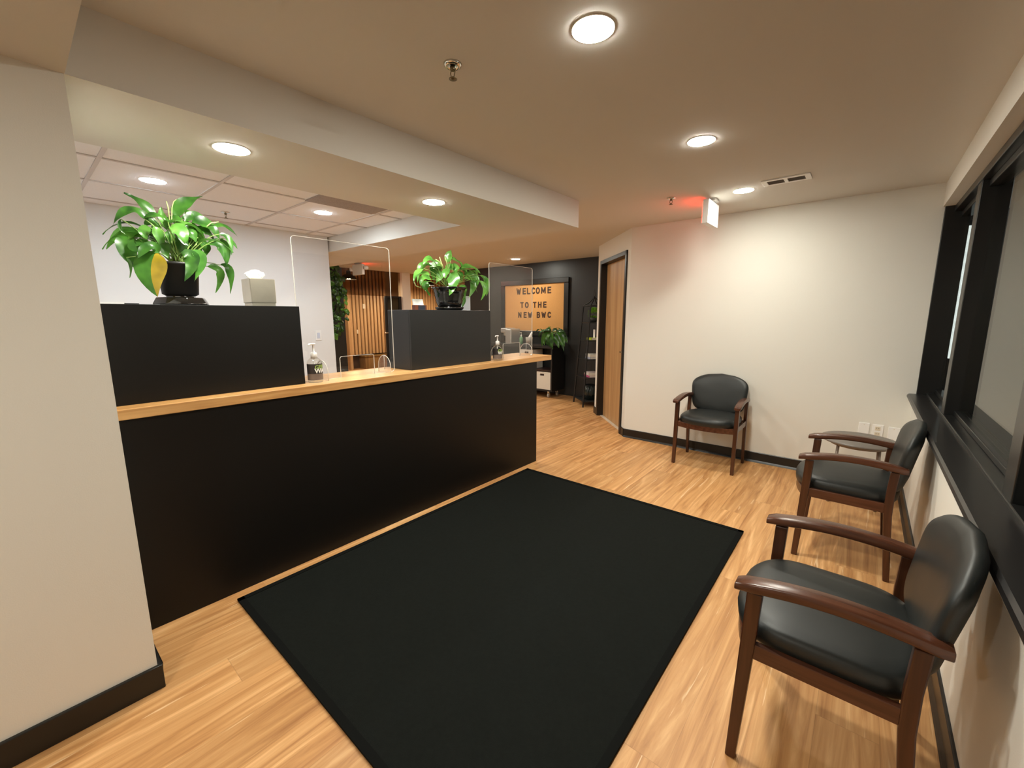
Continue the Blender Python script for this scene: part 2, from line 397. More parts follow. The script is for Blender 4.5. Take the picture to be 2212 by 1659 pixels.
# window band in the right wall -------------------------------------------------
GX = .482
frame_x = .42
mull = [(3.66, 3.78), (2.04, 2.16), (.42, .54), (-1.20, -1.08)]
panes = [(3.78, FY-.03), (2.16, 3.66), (.54, 2.04), (-1.08, .42)]
bm = bmesh.new()   # head, base and far jamb
box(bm, .412, .56, -2.6, FY, WZ1-.045, WZ1); box(bm, .45, .53, -2.6, FY, WZ1-.085, WZ1-.045)
box(bm, .415, .56, -2.6, FY, WZ0, .838); box(bm, .462, .52, -2.6, FY, .838, .868)
box(bm, .36, .50, FY-.022, FY, WZ0+.05, WZ1)
w2 = struct(obj('window_2', bm, frameb, bevel=.004))
for a, b in mull:
    bm = bmesh.new(); box(bm, frame_x, .54, a, b, .835, WZ1-.04)
    obj('mullion', bm, frameb, w2, bevel=.004)
for a, b in panes:
    bm = bmesh.new(); box(bm, GX, GX+.006, a-.005, b+.005, .865, WZ1-.06); obj('pane', bm, glassm, w2)
t = thing('outdoor_light_column', 'bright white vertical light outside, glimpsed through the farthest window pane', 'outdoor light', (.995, 9.0, 0))
boxo('light_tube', (-.022, .022, -.02, .02, .80, 2.7), mat('tube_light', (.9, .95, 1), .4, emit=(.95, 1, 1), estr=2.2), t, .004)
boxo('base', (-.05, .05, -.05, .05, .0, .80), blackm, t, .004)
# sill with a moulded nose
bm = bmesh.new()
prof = [(.355, .762), (.338, .768), (.330, .778), (.322, .782), (.310, .786), (.306, .796), (.309, .810), (.318, .818), (.420, .822), (.420, .762)]
A = [bm.verts.new((x, -2.6, z)) for x, z in prof]; B = [bm.verts.new((x, FY-.001, z)) for x, z in prof]
bm.faces.new(A); bm.faces.new(B[::-1])
for i in range(len(A)): bm.faces.new((A[i], A[(i+1) % len(A)], B[(i+1) % len(A)], B[i]))
struct(obj('trim_3', bm, sillb, bevel=.002))

# ================================================================ LAMPS
GL = 'recessed ceiling lights'
def lamp(x, y, z, power, col, label, r=.070, kind='a'):
    t = thing('recessed_light', label, 'ceiling light', (x, y, z), 0, GL)
    bm = bmesh.new(); lathe(bm, [(r+.005, 0), (r+.005, -.0015), (r+.002, -.0030), (r, -.0025), (r, 0)], 36); obj('trim_ring', bm, whitepl, t)
    bm = bmesh.new(); lathe(bm, [(r+.0015, -.0032), (r*.97, -.0042), (r*.8, -.0052), (0.001, -.0062)], 36)
    m = mat('lamp_%s_%d' % (kind, int(power)), (.9, .9, .9), .5, emit=col, estr=power)
    obj('diffuser', bm, m, t, smooth=True); return t
lamp(-.822, 1.416, H1, P_WAIT, WARM, 'largest glowing round ceiling light, above the black rug')
lamp(-.820, 2.641, H1, P_WAIT, WARM, 'glowing round ceiling light, middle one of the three over the waiting chairs')
lamp(-.853, 3.861, H1, 150, WARM, 'glowing round ceiling light between exit sign box and white air vent')
lamp(-4.784, 5.80, H1, 170, WARM, 'small round ceiling light in front of the black wall with the cork board', kind='d')
lamp(-2.286, .749, H2, P_SOFF, WARM, 'round light in the low soffit above the tall leafy plant and tissue box', kind='b')
lamp(-2.296, 1.925, H2, P_SOFF, WARM, 'round light in the low soffit above the second counter planter box', kind='b')
lamp(-3.843, .757, HT, P_TILE, COOL, 'bluish round light in the tiled ceiling, directly above the leafy plant', kind='c')
lamp(-3.844, 1.942, HT, P_TILE, COOL, 'bluish round light in the tiled ceiling beside the flat grey panel', kind='c')
lamp(-.80, -.95, H2, 190, WARM, 'added round fill light over the entrance behind the viewer', kind='e')  # added out of view to brighten the pier and near floor
lamp(-3.55, 3.80, H1, 190, WARM, 'added unseen corridor fill light just beyond the end of the low soffit', kind='e')  # added above the soffit line to brighten the corridor
lamp(-6.40, 5.22, H1, 170, WARM, 'added corridor fill light hidden behind the plant on the charcoal box', kind='e')  # added behind the leaves to light the column and dark wall
lamp(-6.10, 3.80, H1, 190, WARM, 'added unseen corridor fill light deep beyond the soffit, toward the wooden slats', kind='e')  # added out of sight as fill for the far corridor
# pendants of the far room
def pendant(x, y, z, label, first=None):
    t = thing('pendant_lamp', label, 'pendant lamp', (x, y, z), 0, 'dome pendants in the slatted room')
    bm = bmesh.new(); lathe(bm, [(.02, .20), (.045, .19), (.05, .12), (.09, .11), (.15, .06), (.175, 0), (.17, 0), (.14, .055), (.08, .10), (.001, .11)], 28); obj('lamp_shade', bm, blackm, t)
    bm = bmesh.new(); lathe(bm, [(.001, .004), (.035, .008), (.045, .035), (.03, .07), (.001, .09)], 16); obj('bulb', bm, mat('bulb_warm', (.9, .8, .6), .5, emit=(1, .80, .55), estr=900), t, smooth=True)
    bm = bmesh.new(); tube(bm, [(0, 0, .20), (0, 0, 3.4-z)], .006, 6); obj('cord', bm, blackm, t)
    return t
pendant(-9.2, 5.14, 2.28, 'black dome pendant lamp hanging left of the wooden slats')
pendant(-9.4, 7.6, 2.28, 'black dome pendant lamp hanging beyond the white column')

# ================================================================ RECEPTION DESK
desk = thing('reception_desk', 'long black reception desk base under the light wood counter', 'desk', (-2.48, 1.7, 0))
def rel(t, bm):
    for v in bm.verts: v.co -= t.location
    return bm
bm = bmesh.new(); box(bm, -2.545, -2.42, .225, 3.257, 0, 1.010); obj('front_panel', rel(desk, bm), deskb, desk, bevel=.003)
bm = bmesh.new(); box(bm, -3.20, -2.545, .225, 3.20, .71, .75); obj('work_surface', rel(desk, bm), counterw, desk, bevel=.003)
bm = bmesh.new(); box(bm, -3.15, -2.545, 3.15, 3.19, 0, .71); obj('side_panel', rel(desk, bm), deskb, desk)
bm = bmesh.new(); box(bm, -2.84, -2.402, .215, 3.478, 1.0105, 1.0575)
tag(obj('wood_countertop', bm, counterw, bevel=.003), 'long light wood countertop on the black reception desk', 'countertop')
CT = 1.0578
def planter(y0, y1, z1, label, m):
    t = thing('counter_planter_box', label, 'planter box', (-2.64, (y0+y1)/2, CT), 0, 'raised boxes on the counter')
    h = z1-CT; w = (y1-y0)/2
    boxo('front_panel', (.120, .138, -w, w, 0, h), m, t, .002)
    boxo('back_panel', (-.138, -.120, -w, w, 0, h), m, t, .002)
    boxo('side_panel', (-.120, .120, -w, -w+.018, 0, h), m, t, .002)
    boxo('side_panel', (-.120, .120, w-.018, w, 0, h), m, t, .002)
    boxo('top_panel', (-.120, .120, -w+.018, w-.018, h-.018, h), m, t)
    return t
planter(.225, 1.083, 1.506, 'long black raised box on the counter carrying the tissue box', deskb)
planter(1.848, 2.690, 1.494, 'charcoal raised box on the counter between the two clear shields', planterb)
T1, T2 = 1.5063, 1.4943

# rug
bm = bmesh.new(); box(bm, -2.345, -.495, .58, 3.015, .0005, .010)
rug = tag(obj('floor_rug', bm, rugm, bevel=.003), 'large black rectangular rug on the wood floor before the desk', 'rug')
bm = bmesh.new()
for a in ((-2.345, -.495, .58, .61), (-2.345, -.495, 2.985, 3.015), (-2.345, -2.315, .58, 3.015), (-.525, -.495, .58, 3.015)): box(bm, *a, .0095, .0125)
obj('rug_binding', bm, rugb, rug)

# ================================================================ CHAIRS
def make_chair():
    t = thing('guest_chair', '', 'chair', (0, 0, 0), 0, 'waiting room chairs')
    lx = .265
    for s in (-1, 1):
        bm = bmesh.new()
        def sec(z, d0, d1, wx): return [(s*lx-wx, d0, z), (s*lx+wx, d0, z), (s*lx+wx, d1, z), (s*lx-wx, d1, z)]
        S = [sec(0, -.020, .010, .0145), sec(.42, -.006, .034, .017), sec(.612, .000, .042, .017)]
        V = [[bm.verts.new(p) for p in q] for q in S]
        bm.faces.new(V[0][::-1]); bm.faces.new(V[-1])
        for A, B in zip(V, V[1:]):
            for i in range(4): bm.faces.new((A[i], A[(i+1) % 4], B[(i+1) % 4], B[i]))
        obj('front_leg', bm, mahog, t, bevel=.004)
        bm = bmesh.new()
        S = [sec(0, .405, .433, .0125), sec(.38, .368, .405, .0145), sec(.50, .368, .405, .0145), sec(.622, .374, .412, .0145)]
        V = [[bm.verts.new(p) for p in q] for q in S]
        bm.faces.new(V[0][::-1]); bm.faces.new(V[-1])
        for A, B in zip(V, V[1:]):
            for i in range(4): bm.faces.new((A[i], A[(i+1) % 4], B[(i+1) % 4], B[i]))
        obj('rear_leg', bm, mahog, t, bevel=.004)
        # arm: crowned board, front tip drops
        bm = bmesh.new(); N = 18; rings = []
        for i in range(N+1):
            u = i/N; d = -.033 + u*.478
            zt = .637 + .027*math.sin(PI*min(1, u*1.02))**.85 + .014*u
            th = .034 if u > .06 else .030
            cx = s*(lx+.006-.012*u); hw = .030 - .004*u
            if i in (0, N): hw *= .86; th *= .8; zt -= .004
            ring = [(cx-hw, zt-.006), (cx-hw*.86, zt), (cx+hw*.86, zt), (cx+hw, zt-.006), (cx+hw, zt-th+.006), (cx+hw*.8, zt-th), (cx-hw*.8, zt-th), (cx-hw, zt-th+.006)]
            rings.append([bm.verts.new((x, d, z)) for x, z in ring])
        for A, B in zip(rings, rings[1:]):
            for k in range(8): bm.faces.new((A[k], A[(k+1) % 8], B[(k+1) % 8], B[k])).smooth = True
        bm.faces.new(rings[0]); bm.faces.new(rings[-1][::-1])
        obj('armrest', bm, mahogy, t, bevel=.003)
        bm = bmesh.new(); box(bm, s*lx-.011, s*lx+.011, .025, .375, .388, .440); obj('side_rail', bm, mahogy, t, bevel=.003)
    # bowed front rail
    bm = bmesh.new(); N = 16; R = []
    for i in range(N+1):
        x = -lx+.01+(2*lx-.02)*i/N; d = .006 - .058*(1-(x/lx)**2)
        R.append([bm.verts.new(p) for p in ((x, d, .378), (x, d+.020, .378), (x, d+.020, .428), (x, d, .428))])
    for A, B in zip(R, R[1:]):
        for k in range(4): bm.faces.new((A[k], A[(k+1) % 4], B[(k+1) % 4], B[k]))
    bm.faces.new(R[0]); bm.faces.new(R[-1][::-1]); obj('front_rail', bm, mahogy, t, bevel=.003)
    bm = bmesh.new(); box(bm, -lx+.015, lx-.015, .378, .400, .385, .435); obj('back_rail', bm, mahogy, t, bevel=.003)
    # seat: domed pad, bowed front, rounded corners
    bm = bmesh.new(); NA = 56
    def outline(k, sc_):
        a = 2*PI*k/NA; ca, sa = math.cos(a), math.sin(a); p = .46
        x = .252*math.copysign(abs(ca)**p, ca); y = math.copysign(abs(sa)**p, sa)
        yy = y*.190 + .185
        if y < 0: yy -= .052*(1-(x/.262)**2)*abs(y)
        else: yy += .062*(1-.45*(x/.25)**2)*y
        return Vector((x*sc_, .185+(yy-.185)*sc_, 0))
    prof = [(0, .408), (.80, .408), (.95, .411), (1.0, .430), (1.015, .458), (1.0, .478), (.95, .492), (.82, .503), (.6, .509), (.3, .512), (0, .513)]
    rings = []
    for sc_, z in prof:
        if sc_ == 0: rings.append([bm.verts.new((0, .185, z))]); continue
        R = [outline(k, sc_) for k in range(NA)]
        rings.append([bm.verts.new((v.x, v.y, z)) for v in R])
    for A, B in zip(rings, rings[1:]):
        for k in range(NA):
            q = [A[k % len(A)], A[(k+1) % len(A)], B[(k+1) % len(B)], B[k % len(B)]]
            q2 = []
            for v in q:
                if v not in q2: q2.append(v)
            bm.faces.new(q2)
    obj('seat', bm, vinyl, t, smooth=True)
    # backrest: shield shape, arched top, curved round the sitter
    bm = bmesh.new(); NA = 64
    pts = []
    for k in range(NA):
        a = 2*PI*k/NA; ca, sa = math.cos(a), math.sin(a); p = .33
        x = math.copysign(abs(ca)**p, ca); z = math.copysign(abs(sa)**p, sa)
        hw = .229 + .037*((z+1)/2)**.8 + .006*math.cos(z*1.4)
        zz = .655 + z*.170
        X_ = x*hw
        if z > 0: zz += z*(.040 - .062*(x*x))
        else: zz += (-z)*(-.022 + .030*x*x)
        pts.append((X_, zz))
    cz = .655
    prof = [(0, -.030), (.55, -.029), (.85, -.024), (.96, -.013), (1.0, .0), (.97, .015), (.88, .026), (.6, .033), (0, .035)]
    rings = []
    for sc_, dd in prof:
        R = []
        for X_, Z_ in (pts if sc_ else [(0, cz)]):
            x = X_*sc_; z = cz+(Z_-cz)*sc_
            d = .415 + .185*(z-.46) - .55*x*x + dd
            R.append(bm.verts.new((x, d, z)))
        rings.append(R)
    for A, B in zip(rings, rings[1:]):
        for k in range(NA):
            q = [A[k % len(A)], A[(k+1) % len(A)], B[(k+1) % len(B)], B[k % len(B)]]; q2 = []
            for v in q:
                if v not in q2: q2.append(v)
            bm.faces.new(q2)
    obj('backrest', bm, vinyl, t, smooth=True)
    return t
ch = make_chair(); ch.location = (-1.075, 4.095, 0)
ch['label'] = 'wooden armchair with black vinyl pads standing against the far cream wall, facing the viewer'
dup(ch, (-.197, 3.195, 0), -PI/2, 'wooden armchair with black vinyl pads under the window, beside the small grey table')
dup(ch, (-.200, 1.640, 0), -PI/2, 'nearest wooden armchair with black vinyl pads, cut off at the lower right corner')

# round side table
t = thing('side_table', 'small round grey side table in the corner behind the window chairs', 'table', (.045, 4.12, 0))
gt = mat('grey_laminate', (0.20, 0.175, 0.155), .35); lm = mat('taupe_metal', (0.30, 0.24, 0.20), .4)
bm = bmesh.new(); lathe(bm, [(.001, .478), (.225, .478), (.238, .484), (.24, .492), (.236, .500), (.001, .500)], 48); obj('tabletop', bm, gt, t)
for a in (45, 135, 225, 315):
    bm = bmesh.new(); c_, s_ = math.cos(math.radians(a)), math.sin(math.radians(a))
    tube(bm, [(.17*c_, .17*s_, .479), (.20*c_, .20*s_, 0)], .010, 10); obj('leg', bm, lm, t)
bm = bmesh.new(); lathe(bm, [(.165, .455), (.18, .455), (.18, .478), (.165, .478)], 32); obj('apron_ring', bm, lm, t)

# outlet plates on the far wall
def plate(name, label, cat, c, nrm, kind, rows=1):
    t = thing(name, label, cat, c, 0, 'wall plates'); n = Vector(nrm)
    sx = Vector((0, 0, 1)).cross(n)
    def b(bm, u0, u1, d0, d1, z0, z1):
        hexa(bm, [sx*u0+n*d0+Vector((0, 0, z0)), sx*u1+n*d0+Vector((0, 0, z0)), sx*u1+n*d1+Vector((0, 0, z0)), sx*u0+n*d1+Vector((0, 0, z0))],
             [sx*u0+n*d0+Vector((0, 0, z1)), sx*u1+n*d0+Vector((0, 0, z1)), sx*u1+n*d1+Vector((0, 0, z1)), sx*u0+n*d1+Vector((0, 0, z1))])
    bm = bmesh.new(); b(bm, -.036, .036, 0, .006, -.058, .058); obj('cover_plate', bm, whitepl, t, .002)
    if kind == 'outlet':
        for z in (-.024, .024):
            bm = bmesh.new(); b(bm, -.017, .017, .006, .008, z-.016, z+.016); s = obj('socket', bm, cream, t)
            bm = bmesh.new()
            for u in (-.007, .007): b(bm, u-.0012, u+.0012, .008, .0085, z-.002, z+.009)
            obj('slots', bm, blackm, s)
    if kind == 'switch':
        bm = bmesh.new(); b(bm, -.016, .016, .006, .009, -.033, .033); obj('rocker', bm, mat('rocker_blue_white', (.62, .66, .78), .4), t)
    if kind == 'blank':
        for z in (-.042, .042): bm = bmesh.new(); b(bm, -.003, .003, .006, .007, z-.003, z+.003); obj('screw', bm, cream, t)
    return t
plate('wall_plate', 'plain white wall plate, left of the power outlet above the side table', 'wall plate', (.070, FY, .475), (0, -1, 0), 'blank')
plate('power_outlet', 'white double power outlet between two blank plates on the far wall', 'outlet', (.160, FY, .472), (0, -1, 0), 'outlet')
plate('wall_plate', 'plain white wall plate half hidden behind a chair back by the corner', 'wall plate', (.262, FY, .465), (0, -1, 0), 'blank')
plate('light_switch', 'white light switch on the pale wall behind the reception counter', 'switch', (-4.95, 2.335, 1.225), (1, 0, 0), 'switch')

# ================================================================ CEILING FITTINGS
# air vent
t = thing('air_vent', 'white two-slot air vent in the ceiling near the window wall', 'air vent', (-.555, 3.758, H1))
bm = bmesh.new()
for a in ((-.15, .15, -.074, -.048), (-.15, .15, .048, .074), (-.15, -.115, -.048, .048), (.115, .15, -.048, .048), (-.012, .012, -.048, .048)): box(bm, *a, -.008, 0)
obj('vent_frame', bm, whitepl, t, bevel=.002)
for x0, x1 in ((-.115, -.012), (.012, .115)):
    bm = bmesh.new(); box(bm, x0, x1, -.048, .048, -.0012, -.0004); o = obj('duct_opening', bm, blackm, t)
    bm = bmesh.new()
    for i in range(5): y = -.040+i*.020; box(bm, x0, x1, y-.001, y+.001, -.007, -.001)
    obj('louvres', bm, mat('vent_grey', (.25, .22, .20), .5), o)
t = thing('ceiling_panel', 'flat grey rectangular air grille in the tiled reception ceiling', 'air vent', (-3.40, 1.94, HT))
boxo('grille_plate', (-.135, .135, -.297, .297, -.012, 0), mat('grille_grey', (.33, .29, .27), .6, noise=.15, nscale=120), t, .002)
boxo('grille_rim', (-.145, .145, -.305, .305, -.004, 0), whitepl, t)
def sprinkler(x, y, z, label, m=chrome):
    t = thing('fire_sprinkler', label, 'sprinkler', (x, y, z), 0, 'ceiling sprinklers')
    bm = bmesh.new(); lathe(bm, [(.036, 0), (.034, -.006), (.024, -.012), (.013, -.006), (.013, 0)], 28); obj('escutcheon', bm, m, t, smooth=True)
    bm = bmesh.new(); lathe(bm, [(.009, 0), (.010, -.020), (.007, -.024)], 12)
    for s in (-1, 1): tube(bm, [(s*.008, 0, -.018), (s*.013, 0, -.030), (s*.006, 0, -.048)], .002, 6)
    lathe(bm, [(.004, -.044), (.006, -.050), (.0165, -.052), (.0165, -.0535), (.001, -.0545)], 14)
    obj('spray_head', bm, mat('dull_brass', (.20, .16, .09), .35, metal=.8), t)
    return t
sprinkler(-1.342, 1.242, H1, 'chrome fire sprinkler in the ceiling, nearest to the viewer')
sprinkler(-1.363, 3.702, H1, 'small fire sprinkler in the ceiling left of the exit sign box')
sprinkler(-4.484, 1.368, HT, 'small fire sprinkler in the tiled ceiling above the leafy plant')
# exit signs
def exit_sign(loc, rz, w, h, label, heads=False):
    """red face looks along local -y"""
    t = thing('exit_sign', label, 'exit sign', loc, rz, 'exit signs')
    boxo('housing', (-w/2, w/2, -.022, .028, -h-.022, -.022), whitepl, t, .004)
    boxo('canopy', (-.055, .055, -.05, .05, -.022, 0), mat('grey_canopy', (.35, .32, .29), .5), t, .004)
    fc = boxo('red_face', (-w/2+.008, w/2-.008, -.0245, -.0215, -h-.014, -.030), redglow, t)
    bm = text_bm('EXIT', .15, .002, .003)
    for v in bm.verts: v.co = Vector((v.co.x*.9, -.0255-v.co.z, v.co.y-h/2-.022))
    obj('lettering', bm, whitepl, fc)
    if heads:
        for s in (-1, 1):
            bm = bmesh.new(); tube(bm, [(s*w/2, 0, -h*.5), (s*(w/2+.045), -.01, -h*.5)], .010, 8)
            lathe(bm, [(.001, -.045), (.030, -.045), (.036, -.02), (.036, .03), (.001, .03)], 18, (s*(w/2+.07), .0, -h*.5), axis='y'); obj('lamp_head', bm, whitepl, t)
    return t
exit_sign((-1.125, 3.985, H1), -PI/2, .30, .19, 'white exit sign box hanging from the ceiling near the far wall, casting red light')
exit_sign((-7.36, 4.32, H1), PI, .34, .19, 'white exit sign box with emergency lamps before the wooden slats', True)

# ================================================================ WOOD SLATS ROOM
SX = -10.72
t = thing('slatted_screen', 'screen of vertical light wood slats on the wall beyond the opening', 'slat screen', (SX, 6.5, 0))
for i in range(11):
    y = -.53+i*.107
    boxo('slat', (-.03, .03, y-.033, y+.033, .40, 2.95), slatw, t, .002)
boxo('side_post', (-.12, .06, -.63-.01, -.565, 0, 2.95), slatw, t, .002)
boxo('back_panel', (-.18, -.15, -.60, .66, .0, 2.95), mat('slat_back', (.09, .045, .02), .8), t)
t2 = thing('wooden_bench', 'brown wooden box bench below the vertical slats', 'bench', (SX+.05, 6.66, 0))
boxo('bench_body', (-.16, .14, -.44, .62, 0, .33), benchw, t2, .003); boxo('bench_top', (-.16, .16, -.46, .63, .33, .365), benchw, t2, .003)
t3 = dup(t, (SX, 8.55, 0), 0, 'wooden slat screen seen beyond the white column, behind the planter box')
tag(boxo('note_card', (-.002, .002, -.035, .035, -.065, .065), cream, loc=(SX+.034, 6.37, 1.72)), 'small cream card on the upper part of the wooden slats', 'card')
tag(boxo('note_card', (-.002, .002, -.018, .018, -.055, .055), cream, loc=(SX+.034, 6.13, 1.03)), 'small cream card low on the second wooden slat', 'card')
# ceiling pipes
for k, (a, b) in enumerate((((-11.2, 4.2, 3.02), (-9.2, 9.0, 3.02)), ((-10.2, 8.8, 2.80), (-8.9, 5.0, 2.80)))):
    bm = bmesh.new(); tube(bm, [a, b], .018, 8)
    tag(obj('ceiling_pipe', bm, mat('pipe_pale', (.45, .36, .27), .5)), ['pale ceiling pipe running above the wooden slats', 'pale ceiling pipe crossing beside the white column'][k], 'pipe')

# ================================================================ SHIELDS
def shield(y0, y1, o0, o1, label, fy):
    t = thing('sneeze_shield', label, 'sneeze guard', (-2.58, (y0+y1)/2, CT), 0, 'clear acrylic shields')
    cy = (y0+y1)/2; H = .852; th = .005
    outer = rrect(y0-cy, y1-cy, 0, H, .022)
    # outline with the pass-through opening cut from the bottom edge
    a, b_, oh = o0-cy, o1-cy, .135
    out = []
    out += [(y0-cy+.02, 0), (a, 0)]
    out += [(a, oh-.015)]+arc(a+.015, oh-.015, .015, PI, PI/2, 4)[1:]+arc(b_-.015, oh-.015, .015, PI/2, 0, 4)+[(b_, 0)]
    out += arc(y1-cy-.022, .022, .022, -PI/2, 0, 4)+arc(y1-cy-.022, H-.022, .022, 0, PI/2, 4)+arc(y0-cy+.022, H-.022, .022, PI/2, PI, 4)+arc(y0-cy+.022, .022, .022, PI, 1.5*PI, 4)
    pts = [(-th/2, y, z) for y, z in out]
    bm = bmesh.new(); extrude_poly(bm, pts, (th, 0, 0)); bmesh.ops.triangulate(bm, faces=[f for f in bm.faces if len(f.verts) > 4])
    obj('acrylic_panel', bm, acry, t)
    bm = bmesh.new(); n = len(out)
    for i in range(n):
        p, q = out[i], out[(i+1) % n]
        d = Vector((0, q[0]-p[0], q[1]-p[1]))
        if d.length < 1e-5: continue
        nn = Vector((1, 0, 0)).cross(d).normalized()*.0009
        P0 = Vector((0, *p)); P1 = Vector((0, *q)); X_ = Vector((th/2+.0006, 0, 0))
        hexa(bm, [P0-nn-X_, P0-nn+X_, P0+nn+X_, P0+nn-X_], [P1-nn-X_, P1-nn+X_, P1+nn+X_, P1+nn-X_])
    obj('lit_edge', bm, edgem, t)  # rim coloured pale for the light its edges carry
    for y in fy:
        pr = [(-.075, 0), (.075, 0), (.075, .045)]+arc(0, .045, .075, 0, PI, 12)[1:-1]+[(-.075, .045)]
        bm = bmesh.new(); extrude_poly(bm, [(x, y-cy-.003, z) for x, z in pr], (0, .006, 0)); f = obj('support_foot', bm, acry, t)
        bm = bmesh.new(); pr2 = pr[1:]+[pr[0]]
        tube(bm, [(x, y-cy, z) for x, z in pr2], .0024, 6); tube(bm, [(0, y-cy, .02), (0, y-cy, .120)], .0022, 6)
        obj('lit_edge', bm, edgem, f)
    return t
shield(1.10, 1.75, 1.345, 1.59, 'clear acrylic sneeze shield between the two raised counter boxes', (1.225, 1.67))
shield(2.76, 3.385, 2.94, 3.19, 'clear acrylic sneeze shield at the right end of the counter', (2.855, 3.29))

# ================================================================ BOTTLES
def pump_bottle(loc, rz, label, r=.044, h=.235, k=1.0, body=None, lab=True):
    t = thing('pump_bottle', label, 'sanitizer bottle', loc, rz, 'pump bottles')
    bh = h*.60
    bm = bmesh.new(); lathe(bm, [(.001, 0), (r*.93, 0), (r, .006), (r, bh*.84), (r*.86, bh*.93), (r*.55, bh*1.02), (r*.36, bh*1.08), (r*.34, bh*1.12)], 32)
    obj('bottle_body', bm, body or gelm, t, smooth=True)
    if lab:
        bm = bmesh.new(); a0, a1 = -2.6, .9; z0, zm, z1 = bh*.12, bh*.38, bh*.80; N = 24; rr = r+.0006
        cols = [[bm.verts.new((rr*math.cos(a0+(a1-a0)*i/N), rr*math.sin(a0+(a1-a0)*i/N), z)) for z in (z0, zm, z1)] for i in range(N+1)]
        for A, B in zip(cols, cols[1:]):
            for j in range(2):
                f = bm.faces.new((A[j], B[j], B[j+1], A[j+1])); f.material_index = 1-j; f.smooth = True
        lb = obj('label', bm, [label_blk, label_grey], t)
        for s_, mm, zz, sz in (('GER', label_green, bh*.655, .030), ('WA', whitepl, bh*.50, .034)):
            tb = text_bm(s_, sz*1.08, .0006, .0012)
            for v in tb.verts:
                a = -.32 + v.co.x/rr; R_ = rr+.0006+v.co.z
                v.co = Vector((R_*math.cos(a), R_*math.sin(a), zz+v.co.y))
            obj('lettering', tb, mm, lb)
    top = bh*1.10
    bm = bmesh.new()
    lathe(bm, [(r*.42, top-.012), (r*.44, top+.018), (r*.36, top+.024), (r*.14, top+.026), (r*.12, h-.012), (r*.30, h-.010), (r*.30, h-.002), (.001, h)], 20)
    tube(bm, [(0, 0, h-.006), (0, -r*.9, h-.005), (0, -r*1.15, h-.012)], [.006, .005, .004], 8)
    obj('pump_head', bm, whitepl, t, smooth=True)
    bm = bmesh.new(); tube(bm, [(0, 0, .01), (0, 0, top-.01)], .003, 6); obj('dip_tube', bm, whitepl, t)
    return t
pump_bottle((-2.515, 1.150, CT), math.radians(34), 'large clear hand sanitizer pump bottle, black label, beside the long black box', r=.042)
pump_bottle((-2.500, 2.775, CT), math.radians(18), 'clear hand sanitizer pump bottle with black label, right of the charcoal box', r=.041, h=.222)

# tissue box
t = thing('tissue_box', 'brushed metal tissue box cover with white tissue on the long black box', 'tissue box', (-2.655, .935, T1))
bm = bmesh.new(); w_ = .068; z0, z1 = .018, .150
o8 = [(-.064, -.064), (.064, -.064), (.064, .064), (-.064, .064)]
hexa(bm, [(x, y, z0) for x, y in o8], [(x*1.01, y*1.01, z1) for x, y in o8]); obj('metal_cover', bm, steel, t, bevel=.003)
boxo('base_tray', (-.060, .060, -.060, .060, 0, .018), steel, t, .002)
bm = bmesh.new(); random.seed(4)
NN = 14; rings = []
for j, (rr, z) in enumerate(((.030, .148), (.040, .160), (.043, .172), (.034, .184), (.018, .194), (.004, .198))):
    rings.append([bm.verts.new(((rr*(1+.35*math.sin(3*a+j*.7)))*.75*math.cos(a)+.0, (rr*(1+.28*math.cos(2.3*a+j)))*math.sin(a)-.01, z+.006*math.sin(4*a+j)*(j > 0))) for a in [2*PI*k/NN for k in range(NN)]])
for A, B in zip(rings, rings[1:]):
    for k in range(NN): bm.faces.new((A[k], A[(k+1) % NN], B[(k+1) % NN], B[k]))
bm.faces.new(rings[-1]); obj('tissue', bm, tissue, t)
# papers at the left end, card holder and white card
t = thing('paper_pad', 'thin white paper pad and clip lying on the long black box, by the pier', 'paper', (-2.66, .30, T1))
boxo('pad', (-.08, .10, -.07, .045, 0, .008), tissue, t); boxo('clip', (-.05, .07, .03, .10, 0, .0055), blackm, t)
t = thing('business_card_holder', 'brown card holder with white cards on the charcoal raised box', 'card holder', (-2.71, 2.09, T2))
boxo('wooden_block', (-.02, .02, -.052, .062, 0, .040), mat('holder_brown', (.13, .035, .015), .4), t, .002)
boxo('front_plate', (.02, .023, -.022, .045, .003, .038), mat('holder_slate', (.02, .025, .04), .4), t)
bm = bmesh.new(); rt = Matrix.Rotation(math.radians(-12), 4, 'Y'); box(bm, -.004, .004, -.048, .050, .02, .088, rot=rt); obj('card_stack', bm, tissue, t)
tag(boxo('white_carton', (-.03, .03, -.045, .045, 0, .125), mat('carton_white', (.72, .76, .84), .5), bevel=.003, loc=(-2.73, 2.600, T2)), 'white upright carton behind the plant on the charcoal raised box', 'box')

